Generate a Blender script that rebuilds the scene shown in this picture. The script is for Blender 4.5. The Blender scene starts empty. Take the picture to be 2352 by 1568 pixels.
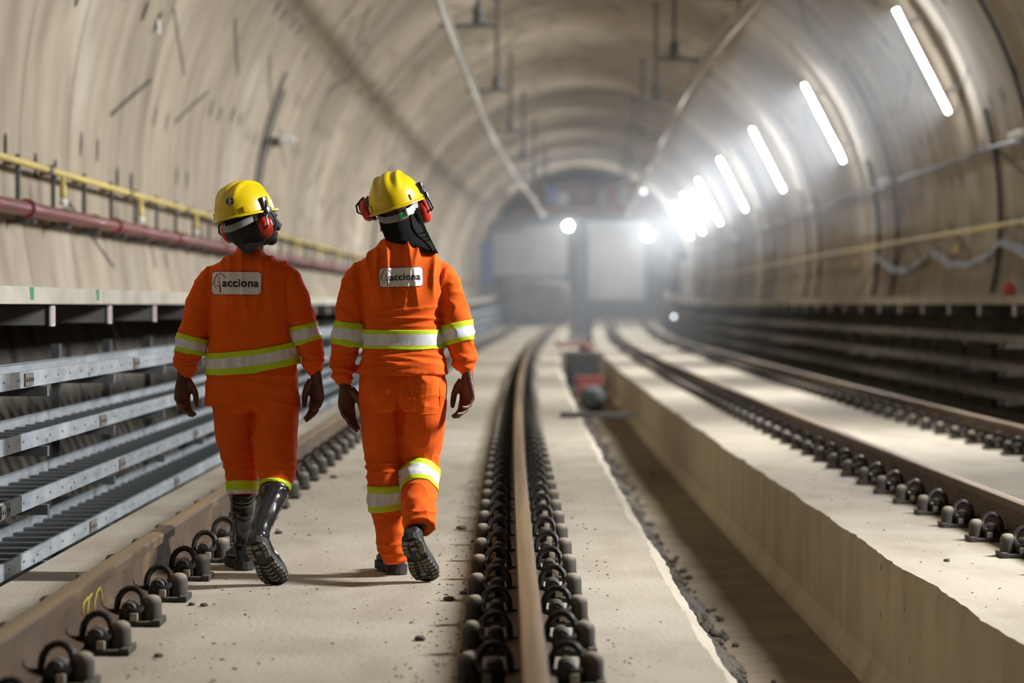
import bpy, bmesh, math, random
from mathutils import Vector, Matrix, noise
from mathutils.bvhtree import BVHTree
PI = math.pi
SC = bpy.context.scene
COL = SC.collection

# ---------------------------------------------------------------- camera, world, exposure
F_PX = 85.0 / 36.0 * 2352          # focal length in pixels of the 2352 px frame
CAM_H = 1.13
cam_d = bpy.data.cameras.new('camera'); cam_d.lens = 85.0; cam_d.sensor_width = 36.0; cam_d.sensor_fit = 'HORIZONTAL'
cam_d.dof.use_dof = True; cam_d.dof.focus_distance = 10.0; cam_d.dof.aperture_fstop = 1.95; cam_d.dof.aperture_blades = 0
cam_d.clip_start = 0.1; cam_d.clip_end = 500
cam = bpy.data.objects.new('camera', cam_d); COL.objects.link(cam)
cam.location = (0, 0, CAM_H); cam.rotation_euler = (PI/2 - math.radians(0.867), 0, 0)
SC.camera = cam
w = bpy.data.worlds.new('world'); SC.world = w; w.use_nodes = True
w.node_tree.nodes['Background'].inputs[0].default_value = (0.8, 0.87, 1.0, 1)
w.node_tree.nodes['Background'].inputs[1].default_value = 0.04
SC.view_settings.view_transform = 'Standard'; SC.view_settings.look = 'None'
SC.view_settings.gamma = 1.0; SC.view_settings.use_curve_mapping = False
SC.view_settings.exposure = 0.88
HAZE = True
LAMP_STRENGTH = 150.0
LAMP_WATTS = 300.0
LAMP_COLOUR = (0.94, 0.968, 1.0)
SC.cycles.use_denoising = True; SC.cycles.adaptive_threshold = 0.015
SC.cycles.max_bounces = 7; SC.cycles.diffuse_bounces = 4; SC.cycles.glossy_bounces = 3
SC.cycles.transmission_bounces = 2; SC.cycles.volume_bounces = 0; SC.cycles.transparent_max_bounces = 4
SC.cycles.sample_clamp_indirect = 6.0
SC.cycles.caustics_reflective = False; SC.cycles.caustics_refractive = False

# ---------------------------------------------------------------- helpers
def tag(o, label, cat, group=None, kind=None):
    o['label'] = label; o['category'] = cat
    if group: o['group'] = group
    if kind: o['kind'] = kind
    return o

def empty(name, loc, label=None, cat=None, group=None, rot=None):
    o = bpy.data.objects.new(name, None); COL.objects.link(o); o.location = loc
    o.empty_display_size = 0.1
    if rot is not None: o.rotation_euler = rot
    if label: tag(o, label, cat, group)
    return o

class MB:
    """collects faces of one mesh"""
    def __init__(s): s.v = []; s.f = []; s.mi = []; s.m = 0; s.M = None
    def add(s, vs, fs, m=None):
        b = len(s.v)
        s.v += [tuple(s.M @ Vector(p)) for p in vs] if s.M else [tuple(p) for p in vs]
        for f in fs:
            s.f.append(tuple(i + b for i in f)); s.mi.append(s.m if m is None else m)
    def box(s, c, d, rz=0, m=None, bev=0.0):
        x, y, z = d[0]/2, d[1]/2, d[2]/2
        if bev <= 0:
            pts = [(-x,-y,-z),(x,-y,-z),(x,y,-z),(-x,y,-z),(-x,-y,z),(x,-y,z),(x,y,z),(-x,y,z)]
            fs = [(0,3,2,1),(4,5,6,7),(0,1,5,4),(1,2,6,5),(2,3,7,6),(3,0,4,7)]
        else:
            bm = bmesh.new(); bmesh.ops.create_cube(bm, size=1)
            for v in bm.verts: v.co = Vector((v.co.x*d[0], v.co.y*d[1], v.co.z*d[2]))
            bmesh.ops.bevel(bm, geom=list(bm.edges), offset=bev, segments=2, affect='EDGES', profile=0.6)
            bm.verts.index_update()
            pts = [tuple(v.co) for v in bm.verts]; fs = [tuple(v.index for v in f.verts) for f in bm.faces]; bm.free()
        if rz:
            ca, sa = math.cos(rz), math.sin(rz); pts = [(p[0]*ca-p[1]*sa, p[0]*sa+p[1]*ca, p[2]) for p in pts]
        s.add([(p[0]+c[0], p[1]+c[1], p[2]+c[2]) for p in pts], fs, m)
    def tube(s, pts, r, seg=8, m=None, caps=True):
        """round bar through points; r is a number or a list"""
        P = [Vector(p) for p in pts]; n = len(P)
        R = r if isinstance(r, (list, tuple)) else [r]*n
        T = []
        for i in range(n):
            t = P[min(i+1, n-1)] - P[max(i-1, 0)]
            T.append(t.normalized() if t.length > 1e-9 else Vector((0,0,1)))
        ref = Vector((0,0,1)) if abs(T[0].z) < 0.9 else Vector((1,0,0))
        u = (ref - T[0]*ref.dot(T[0])).normalized()
        vs = []
        for i in range(n):
            u = (u - T[i]*u.dot(T[i]))
            u = u.normalized() if u.length > 1e-6 else T[i].orthogonal().normalized()
            v = T[i].cross(u)
            for k in range(seg):
                a = 2*PI*k/seg
                vs.append(P[i] + (u*math.cos(a) + v*math.sin(a))*R[i])
        fs = []
        for i in range(n-1):
            for k in range(seg):
                k2 = (k+1) % seg
                fs.append((i*seg+k, i*seg+k2, (i+1)*seg+k2, (i+1)*seg+k))
        if caps:
            fs.append(tuple(reversed(range(seg)))); fs.append(tuple((n-1)*seg+k for k in range(seg)))
        s.add(vs, fs, m)
    def lathe(s, prof, c=(0,0,0), seg=16, m=None, axis='Z'):
        """prof: list of (radius, height)"""
        vs = []
        for r, h in prof:
            for k in range(seg):
                a = 2*PI*k/seg
                p = (r*math.cos(a), r*math.sin(a), h)
                if axis == 'Y': p = (p[0], h, p[1])
                if axis == 'X': p = (h, p[0], p[1])
                vs.append((p[0]+c[0], p[1]+c[1], p[2]+c[2]))
        fs = []
        for i in range(len(prof)-1):
            for k in range(seg):
                k2 = (k+1) % seg
                q = (i*seg+k, i*seg+k2, (i+1)*seg+k2, (i+1)*seg+k)
                fs.append(q if axis != 'Y' else q[::-1])
        e = tuple(reversed(range(seg))); f = tuple((len(prof)-1)*seg+k for k in range(seg))
        fs.append(e if axis != 'Y' else e[::-1]); fs.append(f if axis != 'Y' else f[::-1])
        s.add(vs, fs, m)
    def ball(s, c, r, seg=14, rings=8, m=None):
        r = r if isinstance(r, (list, tuple)) else (r, r, r)
        vs = [(c[0], c[1], c[2]-r[2])]
        for i in range(1, rings):
            a = -PI/2 + PI*i/rings
            for k in range(seg):
                b = 2*PI*k/seg
                vs.append((c[0]+r[0]*math.cos(a)*math.cos(b), c[1]+r[1]*math.cos(a)*math.sin(b), c[2]+r[2]*math.sin(a)))
        vs.append((c[0], c[1], c[2]+r[2])); fs = []
        for k in range(seg):
            k2 = (k+1) % seg
            fs.append((0, 1+k2, 1+k)); fs.append((len(vs)-1, 1+(rings-2)*seg+k, 1+(rings-2)*seg+k2))
            for i in range(rings-2):
                fs.append((1+i*seg+k, 1+i*seg+k2, 1+(i+1)*seg+k2, 1+(i+1)*seg+k))
        s.add(vs, fs, m)
    def build(s, name, mats, parent=None, smooth=False, loc=None, auto=None):
        me = bpy.data.meshes.new(name); me.from_pydata(s.v, [], s.f)
        for m in (mats if isinstance(mats, (list, tuple)) else [mats]): me.materials.append(m)
        me.polygons.foreach_set('material_index', s.mi)
        if smooth: me.polygons.foreach_set('use_smooth', [True]*len(me.polygons))
        if smooth and auto:
            me.update(); sharp_edges(me, auto)
        me.update()
        o = bpy.data.objects.new(name, me); COL.objects.link(o)
        if loc is not None: o.location = loc
        if parent is not None: o.parent = parent
        return o

def sharp_edges(me, deg):
    bm = bmesh.new(); bm.from_mesh(me); c = math.radians(deg)
    for e in bm.edges:
        if len(e.link_faces) == 2 and e.calc_face_angle(0) > c: e.smooth = False
    bm.to_mesh(me); bm.free()

def copy_tree(o, parent=None):
    c = o.copy(); COL.objects.link(c)
    if parent is not None: c.parent = parent
    for ch in list(o.children): copy_tree(ch, c)
    return c

ORD1 = 'first second third fourth fifth sixth seventh eighth ninth tenth eleventh twelfth thirteenth fourteenth fifteenth sixteenth seventeenth eighteenth nineteenth twentieth'.split()
def ordinal(n):
    if n <= 20: return ORD1[n-1]
    t = {2:'twenty', 3:'thirty', 4:'forty', 5:'fifty', 6:'sixty', 7:'seventy'}
    tt = {3:'thirtieth', 4:'fortieth', 5:'fiftieth', 6:'sixtieth', 7:'seventieth'}
    return tt[n//10] if n % 10 == 0 else t[n//10] + '-' + ORD1[n % 10 - 1]

# ---------------------------------------------------------------- alignment of the curved tunnel
def path(Y): return 0.09 - 0.0065*Y + 2.28e-4*Y*Y
def rise(Y): return max(0.0, Y-70.0)**2/3494.0
def W(u, Y, z): return (path(Y)+u, Y, z+rise(Y))
def span(a, b, st):
    n = max(1, int(math.ceil((b-a)/st))); return [a+(b-a)*i/n for i in range(n+1)]
def sweep(mb, prof, Ys, closed=True, m=None, caps=True):
    """prof: (u, z) counter-clockwise seen looking along +Y"""
    n = len(prof); vs = []; fs = []
    for Y in Ys:
        for u, z in prof: vs.append(W(u, Y, z))
    for i in range(len(Ys)-1):
        for k in range(n if closed else n-1):
            k2 = (k+1) % n
            fs.append((i*n+k, i*n+k2, (i+1)*n+k2, (i+1)*n+k))
    if closed and caps:
        fs.append(tuple(reversed(range(n)))); fs.append(tuple((len(Ys)-1)*n+k for k in range(n)))
    mb.add(vs, fs, m)
UC, ZC, RT = 1.18, 2.2, 4.7          # tunnel axis (from the rail beside the trough), its height, its radius
def wall_u(z, side): return UC + side*math.sqrt(max(0, RT*RT-(z-ZC)**2))

# ---------------------------------------------------------------- materials
def mat(name, c, rough=0.7, metal=0.0, c2=None, scale=6.0, stretch=(1,1,1), lo=0.35, hi=0.65, bump=0.0, bscale=40.0, spec=0.5,
        dust=None, dust_lo=0.3, dust_hi=0.9, sheen=0.0, coat=0.0, c3=None, c3scale=1.2, c3lo=0.5, c3hi=0.7, attr=None, speck=None, detail=4.0):
    m = bpy.data.materials.new(name); m.use_nodes = True
    nt = m.node_tree; N = nt.nodes; L = nt.links
    b = N['Principled BSDF']
    b.inputs['Roughness'].default_value = rough; b.inputs['Metallic'].default_value = metal
    b.inputs['Specular IOR Level'].default_value = spec
    b.inputs['Sheen Weight'].default_value = sheen; b.inputs['Coat Weight'].default_value = coat
    b.inputs['Base Color'].default_value = (*c, 1)
    tc = N.new('ShaderNodeTexCoord'); mp = N.new('ShaderNodeMapping'); mp.inputs['Scale'].default_value = stretch
    L.new(tc.outputs['Object'], mp.inputs['Vector'])
    cur = None
    def ramp(fac_out, lo, hi):
        r = N.new('ShaderNodeMapRange'); r.inputs['From Min'].default_value = lo; r.inputs['From Max'].default_value = hi
        L.new(fac_out, r.inputs['Value']); return r.outputs['Result']
    def mix(fac, a, bcol):
        x = N.new('ShaderNodeMix'); x.data_type = 'RGBA'
        L.new(fac, x.inputs['Factor'])
        if isinstance(a, tuple): x.inputs[6].default_value = (*a, 1)
        else: L.new(a, x.inputs[6])
        if isinstance(bcol, tuple): x.inputs[7].default_value = (*bcol, 1)
        else: L.new(bcol, x.inputs[7])
        return x.outputs[2]
    def nz(scale, vec, det=detail):
        t = N.new('ShaderNodeTexNoise'); t.inputs['Scale'].default_value = scale; t.inputs['Detail'].default_value = det
        L.new(vec, t.inputs['Vector']); return t.outputs['Fac']
    if c2 is not None: cur = mix(ramp(nz(scale, mp.outputs[0]), lo, hi), c, c2)
    if c3 is not None: cur = mix(ramp(nz(c3scale, tc.outputs['Object']), c3lo, c3hi), cur if cur is not None else c, c3)
    if speck is not None: cur = mix(ramp(nz(speck[1], tc.outputs['Object'], 2.0), speck[2], speck[2]+0.06), cur if cur is not None else c, speck[0])
    if attr is not None:
        at = N.new('ShaderNodeAttribute'); at.attribute_name = attr
        h = N.new('ShaderNodeHueSaturation'); L.new(at.outputs['Fac'], h.inputs['Value'])
        if cur is not None: L.new(cur, h.inputs['Color'])
        cur = h.outputs['Color']
    if dust is not None:
        g = N.new('ShaderNodeNewGeometry'); sx = N.new('ShaderNodeSeparateXYZ'); L.new(g.outputs['Normal'], sx.inputs[0])
        ad = N.new('ShaderNodeMath'); ad.operation = 'MULTIPLY_ADD'; ad.inputs[1].default_value = 0.5
        L.new(nz(35.0, tc.outputs['Object']), ad.inputs[0]); L.new(sx.outputs['Z'], ad.inputs[2])
        cur = mix(ramp(ad.outputs[0], dust_lo+0.25, dust_hi+0.25), cur if cur is not None else c, dust)
    if cur is not None: L.new(cur, b.inputs['Base Color'])
    if bump > 0:
        bp = N.new('ShaderNodeBump'); bp.inputs['Strength'].default_value = bump; bp.inputs['Distance'].default_value = 0.01
        L.new(nz(bscale, mp.outputs[0], 5.0), bp.inputs['Height']); L.new(bp.outputs[0], b.inputs['Normal'])
    return m
def emit(name, c, s):
    m = bpy.data.materials.new(name); m.use_nodes = True
    b = m.node_tree.nodes['Principled BSDF']; b.inputs['Base Color'].default_value = (0.8, 0.8, 0.8, 1)
    b.inputs['Emission Color'].default_value = (*c, 1); b.inputs['Emission Strength'].default_value = s
    return m
M = {}
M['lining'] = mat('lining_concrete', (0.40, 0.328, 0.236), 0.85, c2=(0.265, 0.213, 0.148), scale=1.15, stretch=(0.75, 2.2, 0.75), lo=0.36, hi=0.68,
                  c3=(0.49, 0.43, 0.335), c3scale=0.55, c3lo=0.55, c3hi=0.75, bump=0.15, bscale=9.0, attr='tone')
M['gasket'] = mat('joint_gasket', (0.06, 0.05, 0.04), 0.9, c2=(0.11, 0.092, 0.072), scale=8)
M['wall_low'] = mat('dark_lower_concrete', (0.135, 0.112, 0.082), 0.9, c2=(0.07, 0.058, 0.043), scale=1.3, stretch=(0.6, 2.6, 0.6), bump=0.3, bscale=9.0, attr='tone')  # darker concrete tone for the wall below walkway level
M['pocket'] = mat('bolt_pocket_shade', (0.02, 0.018, 0.015), 0.95)
M['slab'] = mat('slab_concrete', (0.41, 0.355, 0.268), 0.8, c2=(0.315, 0.262, 0.19), scale=2.2, stretch=(1.6, 0.5, 1), lo=0.42, hi=0.75,
                c3=(0.46, 0.41, 0.32), c3scale=1.6, c3lo=0.5, c3hi=0.8, bump=0.25, bscale=28.0, speck=((0.17, 0.13, 0.095), 26.0, 0.78))
M['slab_tan'] = mat('slab_tan_concrete', (0.36, 0.30, 0.205), 0.85, c2=(0.29, 0.235, 0.16), scale=2.0, bump=0.2, bscale=20.0)
M['kerb'] = mat('kerb_face_concrete', (0.44, 0.375, 0.265), 0.85, c2=(0.32, 0.265, 0.175), scale=2.4, stretch=(1, 1.6, 0.6), lo=0.4, hi=0.75,
                bump=0.3, bscale=16.0, speck=((0.09, 0.075, 0.055), 9.0, 0.72))
M['trough'] = mat('trough_floor_dirt', (0.235, 0.185, 0.12), 0.95, c2=(0.165, 0.125, 0.08), scale=3.0, bump=0.4, bscale=25.0, speck=((0.07, 0.055, 0.04), 14.0, 0.68))
M['rubble'] = mat('dark_rubble', (0.05, 0.042, 0.033), 0.95, c2=(0.10, 0.08, 0.058), scale=14.0, bump=0.5, bscale=40.0)
M['rail'] = mat('rusty_rail_steel', (0.088, 0.050, 0.024), 0.7, 0.1, c2=(0.05, 0.029, 0.015), scale=7.0, stretch=(1, 0.35, 1), c3=(0.15, 0.093, 0.048), c3scale=3.5, c3lo=0.55, c3hi=0.72, bump=0.2, bscale=60.0)
M['rail_top'] = mat('rail_running_band', (0.33, 0.215, 0.105), 0.42, 0.45, c2=(0.225, 0.15, 0.08), scale=3.0, stretch=(14, 0.25, 1), bump=0.05, bscale=50)
M['iron'] = mat('dusty_cast_iron', (0.032, 0.028, 0.024), 0.6, 0.2, c2=(0.055, 0.045, 0.035), scale=30.0, dust=(0.23, 0.19, 0.14), dust_lo=0.75, dust_hi=1.35, bump=0.15, bscale=90)
M['clip'] = mat('black_spring_steel', (0.018, 0.017, 0.016), 0.42, 0.3, c2=(0.035, 0.03, 0.026), scale=40.0, dust=(0.14, 0.115, 0.085), dust_lo=0.9, dust_hi=1.7)
M['cap'] = mat('dusty_rubber_cap', (0.05, 0.043, 0.034), 0.75, c2=(0.085, 0.072, 0.054), scale=22.0, dust=(0.33, 0.28, 0.205), dust_lo=0.1, dust_hi=1.0)
M['bolt'] = mat('pale_dusty_bolt', (0.42, 0.37, 0.29), 0.6, 0.2, c2=(0.26, 0.22, 0.165), scale=40.0)
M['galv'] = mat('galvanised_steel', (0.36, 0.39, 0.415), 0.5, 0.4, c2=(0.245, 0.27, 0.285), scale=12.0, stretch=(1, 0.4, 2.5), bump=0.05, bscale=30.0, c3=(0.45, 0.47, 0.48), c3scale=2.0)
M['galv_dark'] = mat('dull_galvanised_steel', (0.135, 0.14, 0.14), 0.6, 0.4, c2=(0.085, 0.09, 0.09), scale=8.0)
M['tray_dark'] = mat('dark_tray_steel', (0.17, 0.155, 0.13), 0.7, 0.25, c2=(0.10, 0.09, 0.075), scale=5.0)
M['ledge'] = mat('walkway_concrete', (0.44, 0.40, 0.33), 0.85, c2=(0.33, 0.295, 0.235), scale=3.0, bump=0.2, bscale=22.0)
M['beam'] = mat('grey_painted_beam', (0.215, 0.205, 0.185), 0.7, c2=(0.15, 0.14, 0.125), scale=6.0)
M['white'] = mat('off_white_plastic', (0.72, 0.72, 0.70), 0.5)
M['redpaint'] = mat('dull_red_paint', (0.18, 0.022, 0.021), 0.45, c2=(0.12, 0.016, 0.016), scale=5.0, stretch=(1, 0.3, 1), coat=0.15)
M['yellowpaint'] = mat('dull_yellow_paint', (0.62, 0.47, 0.115), 0.5, c2=(0.50, 0.38, 0.12), scale=4.0)
M['blackcable'] = mat('dark_cable', (0.025, 0.026, 0.027), 0.55)
M['greycable'] = mat('grey_cable', (0.13, 0.135, 0.14), 0.5)
M['hose'] = mat('pale_hose', (0.27, 0.29, 0.32), 0.5)
M['crumb'] = mat('brown_crumbs', (0.16, 0.125, 0.085), 0.95)
M['alu'] = mat('aluminium_profile', (0.50, 0.475, 0.42), 0.5, 0.3, c2=(0.38, 0.355, 0.305), scale=4.0, stretch=(1, 0.2, 1))
M['hanger'] = mat('grey_hanger_steel', (0.185, 0.19, 0.185), 0.55, 0.4, c2=(0.13, 0.135, 0.13), scale=9.0)
M['green'] = mat('green_marking', (0.03, 0.19, 0.09), 0.7)
M['redmark'] = mat('red_marking', (0.42, 0.05, 0.045), 0.7)
M['blue'] = mat('blue_plastic', (0.03, 0.085, 0.34), 0.5)
M['bluepanel'] = mat('pale_blue_panel', (0.09, 0.16, 0.42), 0.6)
M['brownsteel'] = mat('brown_oxide_steel', (0.36, 0.145, 0.08), 0.7, c2=(0.075, 0.042, 0.032), scale=1.5)
M['orangebrown'] = mat('orange_oxide_steel', (0.34, 0.095, 0.03), 0.7)
M['dullgrey'] = mat('dull_grey_equipment', (0.13, 0.125, 0.12), 0.7, c2=(0.20, 0.19, 0.18), scale=1.5)
M['darkgrey'] = mat('dark_grey_paint', (0.06, 0.06, 0.062), 0.6, c2=(0.10, 0.10, 0.10), scale=3.0)
M['tarp'] = mat('pale_tarpaulin', (0.40, 0.39, 0.375), 0.7, c2=(0.30, 0.29, 0.28), scale=0.9)
M['wood'] = mat('dark_weathered_plank', (0.048, 0.044, 0.038), 0.9, c2=(0.08, 0.07, 0.055), scale=9.0, stretch=(0.4, 3, 3))
M['sack'] = mat('slate_sacking', (0.065, 0.085, 0.088), 0.9, c2=(0.10, 0.115, 0.115), scale=8.0)
M['redcloth'] = mat('faded_red_plastic', (0.33, 0.072, 0.04), 0.7, c2=(0.22, 0.055, 0.035), scale=6.0)
# clothing
M['orange'] = mat('orange_workwear_cotton', (0.88, 0.124, 0.005), 0.85, c2=(0.78, 0.10, 0.004), scale=9.0, bump=0.12, bscale=260.0, spec=0.2, sheen=0.05)
M['silver'] = mat('silver_reflective_tape', (0.84, 0.83, 0.86), 0.42, c2=(0.62, 0.61, 0.64), scale=16.0, stretch=(2.5, 1, 0.4), bump=0.1, bscale=60.0)
M['lime'] = mat('lime_yellow_tape', (0.60, 0.76, 0.012), 0.7, c2=(0.52, 0.68, 0.01), scale=18.0)
M['skin'] = mat('dark_brown_skin', (0.105, 0.044, 0.024), 0.48, c2=(0.075, 0.03, 0.017), scale=25.0, bump=0.08, bscale=140.0, c3=(0.145, 0.07, 0.043), c3scale=14.0)
M['helmet'] = mat('yellow_helmet_plastic', (0.68, 0.48, 0.003), 0.3, c2=(0.64, 0.45, 0.003), scale=20.0, coat=0.2)
M['black'] = mat('black_cloth', (0.012, 0.012, 0.013), 0.75, c2=(0.02, 0.02, 0.021), scale=20.0, bump=0.25, bscale=60.0)
M['hair'] = mat('black_braided_hair', (0.008, 0.0075, 0.0075), 0.7, c2=(0.015, 0.014, 0.013), scale=120.0, bump=0.5, bscale=230.0, spec=0.22)
M['blackplastic'] = mat('black_plastic', (0.014, 0.014, 0.015), 0.35)
M['cup'] = mat('red_ear_cup_plastic', (0.52, 0.028, 0.014), 0.25, coat=0.2)
M['strap'] = mat('grey_plastic_strap', (0.30, 0.30, 0.27), 0.5, c2=(0.24, 0.24, 0.215), scale=30.0)
M['greenbutton'] = mat('green_plastic', (0.02, 0.30, 0.06), 0.35)
M['purple'] = mat('purple_sticker', (0.035, 0.02, 0.13), 0.4)
M['rubber'] = mat('shiny_black_rubber', (0.012, 0.012, 0.013), 0.2, c2=(0.018, 0.018, 0.018), scale=9.0, bump=0.03, bscale=15.0)
M['sole'] = mat('black_sole_rubber', (0.018, 0.017, 0.015), 0.7)
M['lug'] = mat('dusty_tread_rubber', (0.19, 0.175, 0.14), 0.85, c2=(0.12, 0.11, 0.088), scale=30.0)
M['shoe'] = mat('black_dusty_leather', (0.03, 0.028, 0.026), 0.6, c2=(0.05, 0.046, 0.04), scale=20.0)
M['patch'] = mat('off_white_patch', (0.76, 0.73, 0.70), 0.75)
M['ink'] = mat('black_ink', (0.008, 0.009, 0.016), 0.7)
M['crimson'] = mat('crimson_ink', (0.30, 0.006, 0.016), 0.7)
M['gold'] = mat('gold_earring', (0.7, 0.42, 0.08), 0.3, 0.9)
M['paintmark'] = mat('yellow_paint_mark', (0.5, 0.36, 0.015), 0.7)
M['tube'] = emit('lit_lamp_tube', LAMP_COLOUR, LAMP_STRENGTH)
M['spot'] = emit('lit_work_light', (0.93, 0.97, 1.0), 240.0)
M['spot_dim'] = emit('dim_light_and_glint', (0.85, 0.92, 1.0), 3.0)

# ---------------------------------------------------------------- tunnel lining
Y_NEAR, Y_FAR, RING = -20.0, 117.0, 1.8
RING0 = 17.1 - 21*RING
ring_starts = [RING0 + RING*i for i in range(int((Y_FAR-RING0)/RING)+1)]
def lining(name, th0, th1, label, cat, seed, m0='lining'):
    rnd = random.Random(4)
    mb = MB(); tones = []; nA = max(10, int((th1-th0)*26)); A = [th0+(th1-th0)*i/nA for i in range(nA+1)]
    def P(a, Y, r): return W(UC+r*math.cos(a), Y, ZC+r*math.sin(a))
    loops = []
    for i, Y0 in enumerate(ring_starts):
        off = rnd.uniform(-0.006, 0.006); tone = rnd.uniform(0.76, 1.16)
        Y1 = Y0+RING
        loops += [(Y0, RT+0.008, 1, tone), (Y0+0.018, RT+0.008, 0, tone), (Y0+0.03, RT+off, 0, tone), (Y0+0.6, RT+off, 0, tone), (Y0+1.2, RT+off, 0, tone), (Y1-0.03, RT+off, 0, tone), (Y1-0.018, RT+0.008, 1, tone)]
    n = nA+1; vs = []; fs = []; mi = []
    for (Y, r, _, _) in loops:
        vs += [P(a, Y, r) for a in A]
    for j in range(len(loops)-1):
        for k in range(nA):
            fs.append((j*n+k, (j+1)*n+k, (j+1)*n+k+1, j*n+k+1)); mi.append(loops[j][2]); tones.append(loops[j][3])
    mb.v = vs; mb.f = fs; mb.mi = mi
    # joints as sealed strips; bolt pockets as flat discs, their inner shade painted dark
    for i, Y0 in enumerate(ring_starts):
        base = rnd.uniform(0, 2*PI/7)
        for s in range(7):
            a = base + s*2*PI/7; tilt = (0.05 if (s+i) % 2 else -0.05)
            pts = []
            for q in range(5):
                f = q/4; aa = a+tilt*(f-0.5)*2
                pts.append((aa, Y0+0.022+f*(RING-0.044)))
            if all(th0 < p[0] < th1 or th0 < p[0]-2*PI < th1 for p in pts):
                d = 0.0045; v4 = []
                for aa, YY in pts: v4 += [P(aa-d, YY, RT-0.008), P(aa+d, YY, RT-0.008)]
                mb.add(v4, [(2*q, 2*q+2, 2*q+3, 2*q+1) for q in range(4)], 1); tones += [1.0]*4
            for da in (0.16, 0.45, 0.74):
                for fy in (0.52, 1.28):
                    a2 = a+da
                    if th0+0.05 < a2 < th1-0.05 or th0+0.05 < a2-2*PI < th1-0.05:
                        if rnd.random() < 0.12: continue
                        ring = [P(a2+0.022*math.cos(2*PI*q/10), Y0+fy+0.042*math.sin(2*PI*q/10), RT-0.009) for q in range(10)]
                        mb.add(ring, [tuple(range(10))], 2); tones.append(1.0)
    o = mb.build(name, [M[m0], M['gasket'], M['pocket']])
    at = o.data.attributes.new('tone', 'FLOAT', 'FACE'); at.data.foreach_set('value', tones)
    tag(o, label, cat, kind='structure'); return o
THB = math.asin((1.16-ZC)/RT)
lining('wall_right_lower', -0.95, THB, 'darker lower wall behind the dark trays under the lamp-lit walkway', 'wall', 1, 'wall_low')
lining('wall_left_lower', PI-THB, PI+0.95, 'darker lower wall behind the galvanised trays', 'wall', 3, 'wall_low')
lining('wall_right', THB, 0.92, 'curved concrete segment wall on the side with the lit tubes', 'wall', 1)
lining('ceiling', 0.92, 2.22, 'arched concrete segment vault over both tracks', 'ceiling', 2)
lining('wall_left', 2.22, PI-THB, 'curved concrete segment wall behind the red and yellow pipes', 'wall', 3)

# ---------------------------------------------------------------- slabs, trough, invert
def floor_piece(name, prof, Y0, Y1, m, label, st=1.5, cat='floor'):
    mb = MB(); sweep(mb, prof, span(Y0, Y1, st), True)
    return tag(mb.build(name, m), label, cat, kind='structure')
floor_piece('floor_invert', [(-3.6, -0.62), (-3.6, -1.1), (6.0, -1.1), (6.0, -0.62)], Y_NEAR, 165, M['trough'], 'dark dirty tunnel bottom under the slabs and along the trough', 3.0)
# left slab, its trough edge a little ragged
def ragged_slab(name, u0, u1, Y0, Y1, rag_side, label, seed):
    Ys = []
    Y = Y0
    while Y < min(Y1, 30): Ys.append(Y); Y += 0.08
    Ys += span(max(Y0, min(Y1, 30)), Y1, 1.2)
    mb = MB(); vs = []; fs = []
    for Y in Ys:
        e = 0.022*noise.noise((Y*1.1, seed, 0.3)) + 0.012*noise.noise((Y*4.5, seed, 1.3)) + 0.008*noise.noise((Y*13, seed, 2.3))
        ch = 0.022 + 0.03*max(0, noise.noise((Y*1.7, seed, 5.3))) + 0.012*noise.noise((Y*9, seed, 7.3))
        ch = max(0.006, ch)
        if rag_side > 0: pr = [(u0, 0), (u0, -0.66), (u1+0.08+e*0.6, -0.66), (u1+0.08+e, -0.10), (u1+0.02+e, -0.05), (u1-0.005+e, -ch*0.9), (u1-ch*0.5+e, 0)]
        else: pr = [(u0+ch*0.4+e, 0), (u0, -ch*1.8), (u0, -0.5), (u0-0.05, -0.58), (u0-0.06, -0.66), (u1, -0.66), (u1, 0)]
        vs += [W(u, Y, z) for u, z in pr]
    n = len(pr)
    for i in range(len(Ys)-1):
        for k in range(n):
            k2 = (k+1) % n
            p = 1 if (rag_side > 0 and k in (2,)) or (rag_side < 0 and k in (0, 1, 2, 3)) else 0
            fs.append(((i*n+k, i*n+k2, (i+1)*n+k2, (i+1)*n+k), p))
    for f, p in fs: pass
    mb.v = vs; mb.f = [f for f, p in fs]; mb.mi = [p for f, p in fs]
    mb.f += [tuple(reversed(range(n))), tuple((len(Ys)-1)*n+k for k in range(n))]; mb.mi += [0, 0]
    return tag(mb.build(name, [M['slab'], M['kerb']]), label, 'floor', kind='structure')
ragged_slab('floor_left', -2.1, 0.6, -20, 99.6, 1, 'pale concrete track slab the two walkers are on', 3.1)
ragged_slab('floor_right', 1.63, 4.5, -20, 100.2, -1, 'pale concrete track slab with a tall chipped kerb face beside the trough', 8.7)
floor_piece('floor_left', [(-2.1, -0.01), (-2.1, -0.66), (0.6, -0.66), (0.6, -0.01)], 99.9, 165, M['slab_tan'], 'tan far stretch of the slab ahead of the walkers', 3.0)
floor_piece('floor_right', [(1.63, -0.01), (1.63, -0.66), (4.5, -0.66), (4.5, -0.01)], 100.5, 165, M['slab_tan'], 'tan far stretch of the slab beyond the trough', 3.0)
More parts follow.
